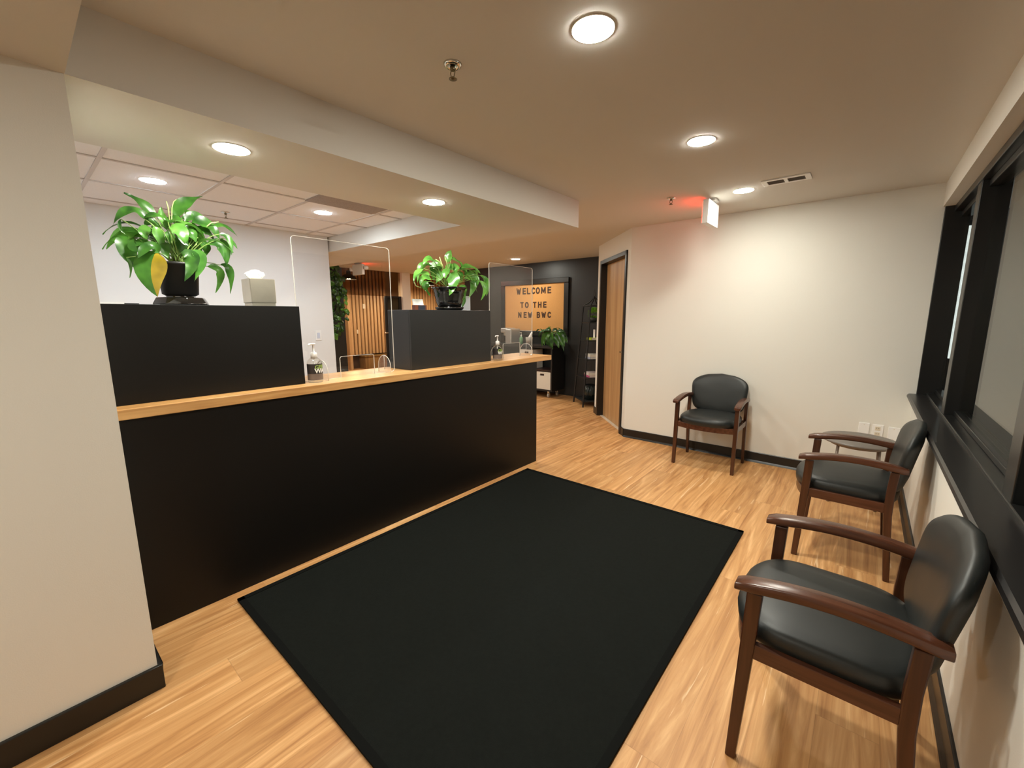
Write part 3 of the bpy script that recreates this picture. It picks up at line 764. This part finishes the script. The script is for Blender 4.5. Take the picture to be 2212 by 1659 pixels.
# ================================================================ PLANTS
def leaf(bm, p0, pm, p1, wdt, ref, fold=.22, wave=.06, mi=0, seed=0, split=False, tipw=.9):
    """blade along a quadratic curve p0-pm-p1; ref = direction the face looks"""
    n = 11; p0, pm, p1 = Vector(p0), Vector(pm), Vector(p1); c = pm*2-(p0+p1)*.5
    rows = []
    for i in range(n+1):
        t_ = i/n; P = p0*(1-t_)**2+c*2*t_*(1-t_)+p1*t_**2; T = ((c-p0)*(1-t_)+(p1-c)*t_).normalized()
        s = T.cross(ref)
        if s.length < 1e-3: s = T.orthogonal()
        s.normalize(); nn = s.cross(T).normalized()
        wv = wdt/2*(math.sin(PI*min(1, t_**.72))**.85)*(1-.15*t_)+.0006
        wob = wave*wdt*math.sin(t_*11+seed)
        rows.append([bm.verts.new(P - s*wv + nn*(wv*fold+wob)), bm.verts.new(P - s*wv*.5 + nn*(wv*fold*.35+wob*.3)), bm.verts.new(P),
                     bm.verts.new(P + s*wv*.5 + nn*(wv*fold*.35-wob*.3)), bm.verts.new(P + s*wv + nn*(wv*fold-wob))])
    for A, B in zip(rows, rows[1:]):
        for k in range(4):
            f = bm.faces.new((A[k], A[k+1], B[k+1], B[k])); f.smooth = True; f.material_index = (1 if (split and k < 2) else mi)
def grow(t, spec, cen, pxf, base_xy, cam_n, lm_main, depth_amp, seed, stem_r=.0022, wscale=1.0, yellow=(), front=(), extra=0, ext_r=.15, ext_h=.2):
    """foliage from measured leaf curves; pxf maps a measured point and a depth offset into space"""
    random.seed(seed)
    bl = bmesh.new(); st = bmesh.new(); yl = bmesh.new()
    for i, (a, m_, b, wd) in enumerate(spec):
        dx = random.uniform(-1, 1)*depth_amp*.6; tip = dx*1.6+random.uniform(-.3, .3)*depth_amp
        if i in front: dx, tip = .075, .115
        p0 = pxf(*a, dx); pm = pxf(*m_, (dx+tip)/2); p1 = pxf(*b, tip)
        ref = (cam_n*1.0+Vector((random.uniform(-.35, .35), random.uniform(-.35, .35), random.uniform(.25, .8)))).normalized()
        if i in yellow: leaf(yl, p0, pm, p1, wd*wscale, cam_n, .15, .03, 0, i, split=True)
        else: leaf(bl, p0, pm, p1, wd*wscale*1.10, ref, .22, .075, 0 if random.random() < .7 else 1, i*1.7)
        root = Vector(base_xy)+Vector((random.uniform(-.03, .03), random.uniform(-.03, .03), 0))
        mid = root.lerp(p0, .55)+Vector((0, 0, (p0-root).length*.22))
        pts = [(root*(1-u)**2+mid*2*u*(1-u)+p0*u*u) for u in [j/6 for j in range(7)]]
        tube(st, pts, stem_r, 5)
    for i in range(extra):
        an = random.uniform(0, 2*PI); r1 = random.uniform(.35, .7)*ext_r; r2 = r1+random.uniform(.3, .55)*ext_r; h = random.uniform(.45, 1)*ext_h
        root = Vector(base_xy)+Vector((random.uniform(-.03, .03), random.uniform(-.03, .03), 0))
        d = Vector((math.cos(an), math.sin(an), 0))
        if d.dot(cam_n) > .35: continue
        p0 = root+d*r1*.7+Vector((0, 0, h)); p1 = root+d*r2*1.15+Vector((0, 0, h-random.uniform(.02, .12))); pm = root+d*(r1+r2)*.5+Vector((0, 0, h+.02))
        leaf(bl, p0, pm, p1, random.uniform(.035, .06)*wscale*1.0, (d*.4+Vector((0, 0, 1))).normalized(), .25, .05, i % 2, i)
        mid = root.lerp(p0, .5)+Vector((0, 0, .03))
        tube(st, [(root*(1-u)**2+mid*2*u*(1-u)+p0*u*u) for u in [j/5 for j in range(6)]], stem_r, 5)
    for b_ in (bl, st, yl): rel(t, b_)
    obj('leaves', bl, lm_main, t); obj('stems', st, stemm, t)
    if yellow:
        o = obj('yellow_leaf', yl, [lm_main[0], leafY], t); o['label'] = 'large leaf, green on one half and yellow on the other'
    else: yl.free()

# plant 1 : in a square black nursery pot in a black saucer
P1 = (-2.655, .575, T1)
t = thing('potted_peace_lily', 'big leafy green plant in black pot, one leaf half yellow, on the long box', 'potted plant', P1, 0, 'leafy plants')
bm = bmesh.new(); lathe(bm, [(.060, .046), (.074, .054), (.086, .190), (.091, .192), (.091, .205), (.083, .205), (.078, .175), (.001, .172)], 36); obj('inner_pot', bm, blackm, t, smooth=False)
bm = bmesh.new(); lathe(bm, [(.001, 0), (.112, 0), (.116, .006), (.100, .036), (.092, .038), (.086, .028), (.060, .028), (.060, .046), (.001, .046)], 8); obj('saucer', bm, blackg, t, bevel=.002)
bm = bmesh.new(); lathe(bm, [(.001, .190), (.05, .188), (.070, .180)], 20); obj('soil', bm, mat('terracotta_soil', (.28, .08, .03), .9, noise=.3, nscale=60), t, smooth=True)
S1 = 6.143
def px1(a, b, dx): return pix(220+a/S1, 400+b/S1, 0, P1[0]+dx)
spec1 = [((700, 430), (540, 250), (290, 100), .046), ((980, 420), (1090, 250), (1335, 150), .062), ((620, 470), (370, 330), (150, 520), .046),
 ((620, 690), (300, 650), (60, 850), .066), ((420, 690), (330, 850), (490, 1160), .075), ((720, 880), (650, 1150), (740, 1480), .128),
 ((890, 560), (1040, 620), (1105, 780), .072), ((870, 560), (800, 420), (785, 285), .034), ((880, 490), (985, 445), (1100, 450), .050),
 ((1100, 480), (1260, 410), (1460, 570), .044), ((1190, 500), (1400, 520), (1560, 710), .066), ((1480, 570), (1620, 540), (1800, 680), .024),
 ((1550, 650), (1690, 720), (1720, 930), .028), ((1390, 790), (1600, 820), (1655, 1080), .068), ((1560, 1060), (1700, 1150), (1705, 1440), .038),
 ((1400, 1080), (1570, 1170), (1510, 1430), .042), ((1050, 900), (1200, 1000), (1095, 1280), .066), ((1180, 880), (1310, 1000), (1230, 1275), .056),
 ((1640, 700), (1720, 740), (1800, 850), .020), ((1200, 490), (1230, 620), (1320, 690), .044), ((560, 760), (440, 820), (620, 900), .052),
 ((690, 540), (760, 690), (810, 860), .040), ((1290, 740), (1390, 840), (1360, 950), .040), ((880, 570), (820, 480), (740, 440), .036),
 ((570, 540), (680, 480), (770, 560), .036), ((1060, 450), (1150, 380), (1030, 305), .032), ((330, 960), (385, 1080), (370, 1230), .012),
 ((830, 640), (900, 700), (960, 840), .045), ((560, 440), (720, 400), (860, 470), .036), ((1150, 600), (1080, 700), (1160, 820), .045),
 ((250, 450), (240, 560), (320, 660), .012), ((760, 900), (620, 820), (480, 980), .055), ((960, 700), (1060, 780), (1040, 950), .05),
 ((1000, 560), (1100, 500), (1200, 560), .045), ((1080, 640), (1180, 640), (1250, 760), .055), ((760, 560), (700, 640), (700, 760), .045), ((980, 830), (1020, 920), (1000, 1040), .040),
 ((880, 760), (840, 860), (880, 980), .040), ((1200, 700), (1290, 700), (1340, 800), .045), ((640, 560), (560, 620), (600, 720), .045), ((930, 430), (1000, 480), (1060, 600), .050),
 ((1250, 640), (1350, 600), (1460, 680), .05), ((500, 700), (560, 800), (640, 830), .05)]
grow(t, spec1, None, px1, (P1[0], P1[1], P1[2]+.18), Vector((.93, -.3, .2)).normalized(), [leafA, leafB], .07, 3, yellow=(5,), front=(5, 16, 17, 6, 31), extra=34, ext_r=.19, ext_h=.22)
for pts in (((930, 620, 0), (925, 450, 0), (930, 300, 0), (950, 220, 0), (985, 190, 0)), ((1380, 560, 0), (1450, 500, 0), (1550, 488, 0)), ((900, 500, 0), (880, 300, 0), (855, 215, 0))):
    bm = bmesh.new(); tube(bm, [px1(*p) for p in pts], [.0032-.0005*j for j in range(len(pts))], 5); obj('new_shoot', rel(t, bm), mat('pale_shoot', (.50, .62, .22), .5), t)

# plant 2 : ribbed glazed black pot
P2 = (-2.65, 2.355, T2)
t = thing('potted_peace_lily', 'pale green drooping plant in ribbed glossy black pot on the charcoal box', 'potted plant', P2, 0, 'leafy plants')
bm = bmesh.new(); lathe(bm, [(.070, .016), (.095, .030), (.112, .080), (.108, .086), (.122, .124), (.118, .130), (.132, .168), (.145, .176), (.145, .184), (.128, .184), (.118, .150), (.001, .150)], 40); obj('glazed_pot', bm, blackg, t, smooth=False, bevel=.0)
bm = bmesh.new(); lathe(bm, [(.001, 0), (.100, 0), (.115, .014), (.118, .026), (.106, .028), (.09, .018), (.001, .017)], 40); obj('saucer', bm, blackg, t)
bm = bmesh.new(); lathe(bm, [(.001, .163), (.118, .158)], 20); obj('soil', bm, soil, t)
S2 = 9.217
def px2(a, b, dx): return pix(840+a/S2, 520+b/S2, 0, P2[0]+dx)
spec2 = [((1180, 430), (1190, 300), (1240, 185), .062), ((890, 390), (770, 365), (680, 470), .050), ((1050, 440), (930, 560), (890, 790), .100),
 ((850, 500), (650, 510), (570, 840), .055), ((690, 560), (560, 650), (495, 810), .046), ((850, 770), (680, 740), (630, 900), .048),
 ((780, 810), (730, 940), (825, 1095), .062), ((1240, 370), (1390, 430), (1475, 570), .070), ((1230, 640), (1290, 820), (1200, 1085), .096),
 ((1120, 560), (1290, 560), (1340, 730), .074), ((1450, 560), (1630, 520), (1820, 650), .056), ((1560, 680), (1700, 620), (1770, 740), .044),
 ((1500, 740), (1700, 790), (1590, 1140), .092), ((1810, 690), (1950, 850), (1940, 1105), .056), ((1790, 800), (1910, 950), (1830, 1190), .042),
 ((1500, 880), (1470, 1000), (1530, 1150), .070), ((1450, 1060), (1490, 1200), (1450, 1330), .034), ((1060, 600), (1020, 700), (940, 850), .062),
 ((1400, 560), (1510, 600), (1520, 690), .050), ((1270, 460), (1340, 560), (1290, 650), .056), ((820, 690), (700, 640), (600, 680), .036),
 ((1000, 440), (900, 400), (860, 400), .036), ((1200, 560), (1130, 640), (1120, 760), .055), ((1700, 750), (1760, 820), (1730, 900), .035), ((1360, 640), (1420, 700), (1450, 820), .06)]
grow(t, spec2, None, px2, (P2[0], P2[1], P2[2]+.15), Vector((.75, -.6, .25)).normalized(), [leafB, leafB], .09, 8, front=(8,), wscale=1.0, extra=12, ext_r=.24, ext_h=.18)
for pts in (((1080, 640, 0), (1060, 480, 0), (1010, 325, 0)), ((1180, 620, 0), (1150, 420, 0), (1120, 335, 0)), ((1080, 560, 0), (1010, 420, 0), (930, 370, 0)), ((500, 820, 0), (540, 900, 0), (640, 940, 0))):
    bm = bmesh.new(); tube(bm, [px2(*p) for p in pts], .0036, 5); obj('new_shoot', rel(t, bm), mat('pale_shoot', (.50, .62, .22), .5), t)

# ================================================================ COFFEE CART AND WHAT STANDS ON IT
CX0, CX1, CY0, CY1, CZ = -5.60, -4.13, 6.0, 6.38, .93
t = thing('rolling_cart', 'black rolling cart on casters below the cork board', 'cart', ((CX0+CX1)/2, (CY0+CY1)/2, 0))
W_, D_ = (CX1-CX0)/2, (CY1-CY0)/2
boxo('top_board', (-W_, W_, -D_, D_, CZ-.05, CZ), blackm, t, .003)
for x in (-W_, W_-.03): boxo('side_panel', (x, x+.03, -D_, D_, .12, CZ-.05), blackm, t, .002)
boxo('back_panel', (-W_+.03, W_-.03, D_-.02, D_, .12, CZ-.05), blackm, t)
boxo('bottom_board', (-W_+.03, W_-.03, -D_, D_-.02, .12, .15), blackm, t)
boxo('shelf', (-W_+.03, W_-.03, -D_, D_-.02, .475, .50), mat('dark_brown_shelf', (.03, .012, .01), .4), t)
boxo('divider', (-.02, .02, -D_, D_-.02, .50, CZ-.05), blackm, t)
for x in (-W_+.06, W_-.10):
    for y in (-D_+.05, D_-.06):
        bm = bmesh.new(); lathe(bm, [(.001, -.012), (.036, -.012), (.038, -.006), (.038, .006), (.036, .012), (.001, .012)], 24, (x, y, .038), axis='x')
        o = obj('caster_wheel', bm, mat('caster_grey', (.45, .42, .38), .4), t)
        bm = bmesh.new(); box(bm, x-.020, x-.014, y-.014, y+.014, .03, .095); box(bm, x+.014, x+.020, y-.014, y+.014, .03, .095); box(bm, x-.02, x+.02, y-.014, y+.014, .090, .12); obj('caster_bracket', bm, chrome, o)
def bin_(x0, x1, z0, z1, label, y0=CY0+.004):
    t = thing('storage_bin', label, 'storage bin', ((x0+x1)/2, y0+.16, z0), 0, 'white cart bins'); w_ = (x1-x0)/2; h = z1-z0
    bm = bmesh.new(); box(bm, -w_, w_, -.16, -.148, 0, h-.07); box(bm, -w_, -.045, -.16, -.148, h-.07, h-.035); box(bm, .045, w_, -.16, -.148, h-.07, h-.035); box(bm, -w_, w_, -.16, -.148, h-.035, h)
    box(bm, -w_, w_, .138, .15, 0, h); box(bm, -w_, -w_+.012, -.148, .138, 0, h); box(bm, w_-.012, w_, -.148, .138, 0, h); box(bm, -w_+.012, w_-.012, -.148, .138, 0, .012)
    obj('bin_body', bm, mat('bin_white', (.74, .70, .62), .6), t)
    bm = bmesh.new(); box(bm, -.045, .045, -.146, -.140, h-.07, h-.035); obj('hand_hole', bm, mat('hole_dark', (.03, .01, .012), .7), t)
bin_(-4.53, -4.165, .1505, .462, 'white storage bin with hand hole on the lowest level of the black cart')
bin_(-4.84, -4.56, .5005, .84, 'white storage bin high in the cart, seen through the right acrylic shield')
# coffee maker
t = thing('coffee_maker', 'silver and clear coffee maker standing on the black cart', 'coffee maker', (-5.22, 6.17, CZ))
sil = mat('coffee_silver', (.50, .50, .48), .3, metal=.6)
boxo('body', (-.02, .13, -.14, .14, .0, .275), sil, t, .02); boxo('brew_head', (-.15, .03, -.12, .12, .20, .29), sil, t, .015)
boxo('drip_tray', (-.15, -.02, -.11, .11, 0, .02), blackm, t, .004)
bm = bmesh.new(); lathe(bm, [(.03, .14), (.045, .15), (.045, .20), (.03, .21)], 20, (-.09, -.03, 0)); obj('pod_holder', bm, sil, t)
boxo('water_tank', (-.17, -.145, -.10, .10, .02, .25), clear('tank_clear', (.8, .8, .8), 1.4, .1), t, .003)
# green sanitizer
pump_bottle((-4.90, 6.10, CZ), 0, 'small green hand soap pump bottle on the cart behind the right shield', r=.034, h=.215, body=mat('green_gel', (.14, .30, .16), .3), lab=False)
# napkin holder
t = thing('napkin_holder', 'grey cup with white rolled paper standing on the cart left of the plant', 'container', (-4.71, 6.10, CZ))
bm = bmesh.new(); lathe(bm, [(.001, 0), (.062, 0), (.068, .13), (.062, .13), (.056, .01), (.001, .01)], 24); obj('cup', bm, mat('cup_grey', (.34, .31, .27), .5), t)
bm = bmesh.new(); tube(bm, [(.0, 0, .02), (.02, 0, .14), (.065, 0, .23)], [.035, .032, .012], 10); obj('rolled_paper', bm, tissue, t)
# plant 3
P3 = (-4.33, 6.13, CZ)
t = thing('potted_plant', 'dark green drooping plant on the right end of the black cart', 'potted plant', P3, 0, 'leafy plants')
bm = bmesh.new(); lathe(bm, [(.001, 0), (.07, 0), (.10, .13), (.105, .15), (.092, .15), (.085, .12), (.001, .12)], 28); obj('pot', bm, blackg, t)
S3 = 12.29
def px3(a, b, dx): return pix(1040+a/S3, 700+b/S3, 1, P3[1]-.19+dx)
spec3 = [((1850, 230), (1600, 190), (1525, 390), .055), ((1830, 240), (1670, 290), (1610, 610), .085), ((1820, 300), (1760, 380), (1740, 570), .085),
 ((1900, 240), (1860, 400), (1890, 680), .100), ((1780, 330), (1800, 500), (1910, 660), .08), ((1950, 260), (2090, 420), (2190, 730), .075),
 ((2000, 220), (2150, 350), (2200, 620), .075), ((1850, 190), (1760, 140), (1650, 200), .06), ((2000, 230), (2100, 170), (2220, 230), .055), ((1950, 220), (2150, 230), (2290, 420), .065),
 ((2050, 260), (2220, 400), (2280, 520), .06), ((1900, 330), (2000, 480), (2060, 650), .075), ((1850, 260), (1690, 420), (1680, 560), .07), ((1880, 180), (1960, 150), (2060, 210), .05), ((1830, 200), (1700, 200), (1580, 290), .055)]
grow(t, spec3, None, px3, (P3[0], P3[1], P3[2]+.13), Vector((.5, -.85, .25)).normalized(), [leafA, leafC], .03, 5, stem_r=.003, extra=10, ext_r=.22, ext_h=.2)

# cork board ------------------------------------------------------------------
bx0, bx1, bz0, bz1 = -5.575, -4.18, 1.165, 2.027
t = thing('cork_board', 'framed cork notice board with dark welcome lettering on the black wall', 'notice board', ((bx0+bx1)/2, YD, (bz0+bz1)/2))
w_, h_ = (bx1-bx0)/2, (bz1-bz0)/2
boxo('cork_sheet', (-w_, w_, -.02, -.001, -h_, h_), cork, t)
fm = mat('black_frame', (.012, .011, .010), .25); F = .095
for a in ((-w_-F, w_+F, h_, h_+F), (-w_-F, w_+F, -h_-F, -h_), (-w_-F, -w_, -h_, h_), (w_, w_+F, -h_, h_)):
    boxo('frame_rail', (a[0], a[1], -.045, -.001, a[2], a[3]), fm, t, .008)
cz_ = (bz0+bz1)/2; cx_ = (bx0+bx1)/2
def arcp(cx, cy, rx, ry, a0, a1, n=14): return [(cx+rx*math.cos(math.radians(a0+(a1-a0)*i/n)), cy+ry*math.sin(math.radians(a0+(a1-a0)*i/n))) for i in range(n+1)]
GLY = {'W': (1.0, [[(0, 1), (.26, 0), (.5, .8), (.74, 0), (1, 1)]]), 'E': (.66, [[(.66, 1), (0, 1), (0, 0), (.66, 0)], [(0, .52), (.60, .52)]]),
 'L': (.62, [[(0, 1), (0, 0), (.62, 0)]]), 'C': (.80, [arcp(.42, .5, .40, .50, 42, 318)]), 'O': (.86, [arcp(.43, .5, .41, .50, 0, 360, 28)]),
 'M': (.92, [[(0, 0), (0, 1), (.46, .18), (.92, 1), (.92, 0)]]), 'T': (.72, [[(0, 1), (.72, 1)], [(.36, 1), (.36, 0)]]),
 'H': (.72, [[(0, 0), (0, 1)], [(.72, 0), (.72, 1)], [(0, .52), (.72, .52)]]), 'N': (.72, [[(0, 0), (0, 1), (.72, 0), (.72, 1)]]),
 'B': (.70, [[(.40, .53), (0, .53), (0, 1), (.40, 1)]+arcp(.40, .765, .25, .235, 90, -90)[1:], [(.40, .53), (0, .53), (0, 0), (.42, 0)]+arcp(.42, .265, .28, .265, -90, 90)[1:]])}
def block_letter(ch_, h, th=.21, depth=.004):
    # solid letter cut from sheet: cells of a fine grid that lie under the strokes
    wd, strokes = GLY[ch_]; iw = h*(1-th); t_ = h*th; W_ = wd*iw*.88; bm = bmesh.new(); n = 34; c = h/n
    segs = []
    for st_ in strokes:
        q = [(x*iw*.88, y*iw) for x, y in st_]; segs += list(zip(q, q[1:]))
    def inside(x, y):
        for (ax, ay), (bx_, by_) in segs:
            dx, dy = bx_-ax, by_-ay; L2 = dx*dx+dy*dy; u = ((x-ax)*dx+(y-ay)*dy)/L2; u = min(1, max(0, u)); ex, ey = x-ax-u*dx, y-ay-u*dy
            if max(abs(ex), abs(ey))*.35+math.hypot(ex, ey)*.65 < t_/2: return True
        return False
    V = {}
    def vv(i, j):
        if (i, j) not in V: V[(i, j)] = bm.verts.new((-t_/2+i*c-W_/2, -t_/2+j*c-iw/2, -depth/2))
        return V[(i, j)]
    for i in range(int((W_+t_)/c)+2):
        for j in range(n+1):
            if inside(-t_/2+(i+.5)*c, -t_/2+(j+.5)*c): bm.faces.new((vv(i, j), vv(i+1, j), vv(i+1, j+1), vv(i, j+1)))
    r_ = bmesh.ops.extrude_face_region(bm, geom=bm.faces[:]); 
    for v in [e for e in r_['geom'] if isinstance(e, bmesh.types.BMVert)]: v.co.z += depth
    return bm
def line(s, xs, zc, size):
    for ch_, x in zip(s, xs):
        if ch_ == ' ': continue
        bm = block_letter(ch_, size*.80)
        for v in bm.verts: v.co = Vector((v.co.x*1.0+x-cx_, -.022-v.co.z, v.co.y+zc-cz_))
        obj('letter', bm, letterm, t)
def bx(px): return pix(px, 650, 1, YD).x
def zl(px, py): return pix(px, py, 1, YD).z
line('WELCOME', [bx(1060+a/9.215) for a in (572, 682, 768, 862, 950, 1060, 1178)], zl(1155, 560+628/9.215), .152)
line('TOTHE', [bx(1060+a/9.215) for a in (636, 732, 890, 990, 1092)], zl(1155, 560+908/9.215), .142)
line('NEWBWC', [bx(1060+a/9.215) for a in (594, 700, 795, 965, 1070, 1182)], zl(1155, 560+1108/9.215), .138)

# tapered etagere ---------------------------------------------------------------
t = thing('tapered_shelf_tower', 'tall narrow black metal shelf tower with pointed top beside the door', 'shelf', (-3.40, 6.0, 0))
Bq = [Vector((-3.69, 6.02, 0)), Vector((-3.34, 5.73, 0)), Vector((-3.10, 6.02, 0)), Vector((-3.45, 6.31, 0))]
Tq = [Vector((-3.535, 6.00, 1.60)), Vector((-3.29, 5.80, 1.60)), Vector((-3.13, 5.99, 1.60)), Vector((-3.375, 6.19, 1.60))]
def lv(z): return [Bq[i].lerp(Tq[i], z/1.6) for i in range(4)]
for i in range(4):
    bm = bmesh.new(); p, q = Bq[i], Tq[i]; d = .010
    hexa(bm, [p+Vector(c_) for c_ in ((-d, -d, 0), (d, -d, 0), (d, d, 0), (-d, d, 0))], [q+Vector(c_) for c_ in ((-d, -d, 0), (d, -d, 0), (d, d, 0), (-d, d, 0))])
    obj('post', rel(t, bm), blackm, t)
SHZ = (.10, .47, .765, 1.065, 1.345)
for z in SHZ:
    bm = bmesh.new(); Q = lv(z); hexa(bm, [v-Vector((0, 0, .018)) for v in Q], Q); obj('shelf_board', rel(t, bm), blackm, t)
apex = sum(Tq, Vector())/4+Vector((0, 0, .13))
bm = bmesh.new()
for v in Tq: tube(bm, [v, v.lerp(apex, .55)-Vector((0, 0, .015)), apex], .009, 6)
tube(bm, [Tq[0], Tq[1], Tq[2], Tq[3]], .008, 6, closed=True)
tube(bm, [apex, apex+Vector((-.015, -.012, .05)), apex+Vector((0, 0, .12)), apex+Vector((.015, .012, .05)), apex+Vector((0, 0, .0))], .005, 6)
obj('pointed_top', rel(t, bm), blackm, t)
def shp(z, u, v):   # point on shelf level: u along the front-left edge, v into depth
    Q = lv(z); a = Q[0].lerp(Q[1], u); b = Q[3].lerp(Q[2], u); return a.lerp(b, v)
ANG = math.atan2(-.29, .35)
def book(z, u, v, w_, d_, h_, m_, label, cat='book', name='book', group='books on the shelf tower', dz=0, da=0):
    p = shp(z, u, v); o = boxo(name, (-w_/2, w_/2, -d_/2, d_/2, 0, h_), [m_], loc=(p.x, p.y, z+dz+.0005)); o.rotation_euler = (0, 0, ANG+da)
    if name == 'book':
        bm = bmesh.new(); box(bm, -w_/2+.002, w_/2+.0008, -d_/2+.004, d_/2-.003, .003, h_-.003); obj('page_block', bm, mat('pages', (.70, .64, .54), .8), o)
    tag(o, label, cat, group); return o
yel = mat('book_yellow', (.45, .55, .03), .5); pnk = mat('book_pink', (.55, .10, .22), .5); lil = mat('book_lilac', (.42, .42, .52), .5); wht = mat('book_white', (.70, .66, .58), .5)
book(1.065, .62, .5, .20, .15, .035, yel, 'yellow edged book lying under the small upright card')
book(.765, .62, .5, .22, .16, .028, lil, 'grey and white book at the bottom of the middle shelf stack')
book(.765, .62, .5, .21, .155, .045, wht, 'white book on top of the middle shelf stack', dz=.0285)
book(.47, .62, .5, .24, .17, .03, pnk, 'pink edged book at the bottom of the lower shelf stack')
book(.47, .62, .5, .23, .165, .025, wht, 'white book in the middle of the lower shelf stack', dz=.0305, da=.05)
book(.47, .62, .5, .22, .16, .02, mat('book_blush', (.70, .60, .58), .5), 'pale book on top of the lower shelf stack', dz=.056, da=-.06)
p = shp(1.065, .78, .45); o = tag(boxo('sign_card', (-.035, .035, -.002, .002, 0, .13), tissue, loc=(p.x, p.y, 1.065+.0355)), 'small white upright card on the yellow edged book', 'card'); o.rotation_euler = (0, 0, ANG)
p = shp(.10, .66, .45); t = thing('waste_bin', 'black round bin on the lowest level of the shelf tower', 'bin', (p.x, p.y, .1005))
bm = bmesh.new(); lathe(bm, [(.001, 0), (.085, 0), (.10, .23), (.095, .23), (.08, .01), (.001, .01)], 28, flute=14, fl=.02); obj('bin_body', bm, mat('teal_black', (.010, .018, .018), .2), t)
bm = bmesh.new(); lathe(bm, [(.1, .228), (.104, .232), (.1, .238), (.094, .232)], 28); obj('rim', bm, blackm, t)
p = shp(1.345, .62, .45); t = thing('potted_moss', 'bright green moss ball plant in dark pot on the top shelf of the tower', 'potted plant', (p.x, p.y, 1.3455))
bm = bmesh.new(); lathe(bm, [(.001, 0), (.045, 0), (.065, .04), (.06, .075), (.001, .07)], 20); obj('pot', bm, mat('grey_pot', (.03, .032, .03), .5), t)
bm = bmesh.new(); random.seed(9)
for i in range(260):
    a = random.uniform(0, 2*PI); ph = random.uniform(0, PI); c_ = Vector((.085*math.sin(ph)*math.cos(a), .085*math.sin(ph)*math.sin(a), .135+.075*math.cos(ph)))
    d = (c_-Vector((0, 0, .12))).normalized(); leaf(bm, c_-d*.02, c_, c_+d*.028, .02, Vector((0, 0, 1)), .1, 0, 0, i)
obj('moss', bm, leafmat('moss_green', (.14, .34, .02), (.30, .58, .06)), t)

# hanging vine in front of the dark panel ------------------------------------------
VX = -8.08
t = thing('hanging_vine', 'long green trailing vine hanging down the dark panel beside the white wall', 'hanging plant', (VX, 4.25, 2.25))
random.seed(21); bl = bmesh.new(); st = bmesh.new()
outline_ = [(560, 706, 730), (575, 706, 726), (600, 708, 738), (630, 710, 744), (660, 712, 748), (690, 712, 745), (705, 713, 740), (725, 713, 726)]
def span(y):
    for (ya, a0, a1), (yb, b0, b1) in zip(outline_, outline_[1:]):
        if ya <= y <= yb: u = (y-ya)/(yb-ya); return a0+(b0-a0)*u, a1+(b1-a1)*u
    return outline_[-1][1:]
for i in range(125):
    y = 560+165*random.random()**1.05; a, b = span(y); x = random.uniform(a, b)
    p = pix(x, y, 0, VX+random.uniform(-.06, .12)); an = random.uniform(-.9, .9)
    L_ = random.uniform(.08, .14); d = Vector((random.uniform(-.3, .3), math.sin(an), -math.cos(an)*random.uniform(.5, 1))).normalized()
    leaf(bl, p, p+d*L_*.5+Vector((.02, 0, .01)), p+d*L_, L_*.72, Vector((1, random.uniform(-.6, .2), random.uniform(0, .7))).normalized(), .15, .04, random.choice((0, 0, 1)), i)
for k in range(7):
    pts = []; ph = random.uniform(0, 6); f_ = random.uniform(.15, .85)
    for j in range(12):
        y = 560+j*(15 if k % 2 else 11); a, b = span(y); pts.append(pix(a+(b-a)*min(1, max(0, f_+.2*math.sin(j+ph))), y, 0, VX+.02*math.sin(j*1.3+k)))
    tube(st, pts, .004, 5)
obj('leaves', rel(t, bl), [leafC, leafB], t); obj('vine_stems', rel(t, st), mat('vine_stem', (.06, .12, .03), .6), t)
bm = bmesh.new(); box(bm, VX-.17, VX+.05, 4.10, 4.30, 2.27, 2.29); lathe(bm, [(.001, 2.29), (.06, 2.29), (.075, 2.37), (.001, 2.37)], 16, (VX-.02, 4.20, 0)); obj('shelf_pot', rel(t, bm), blackm, t)
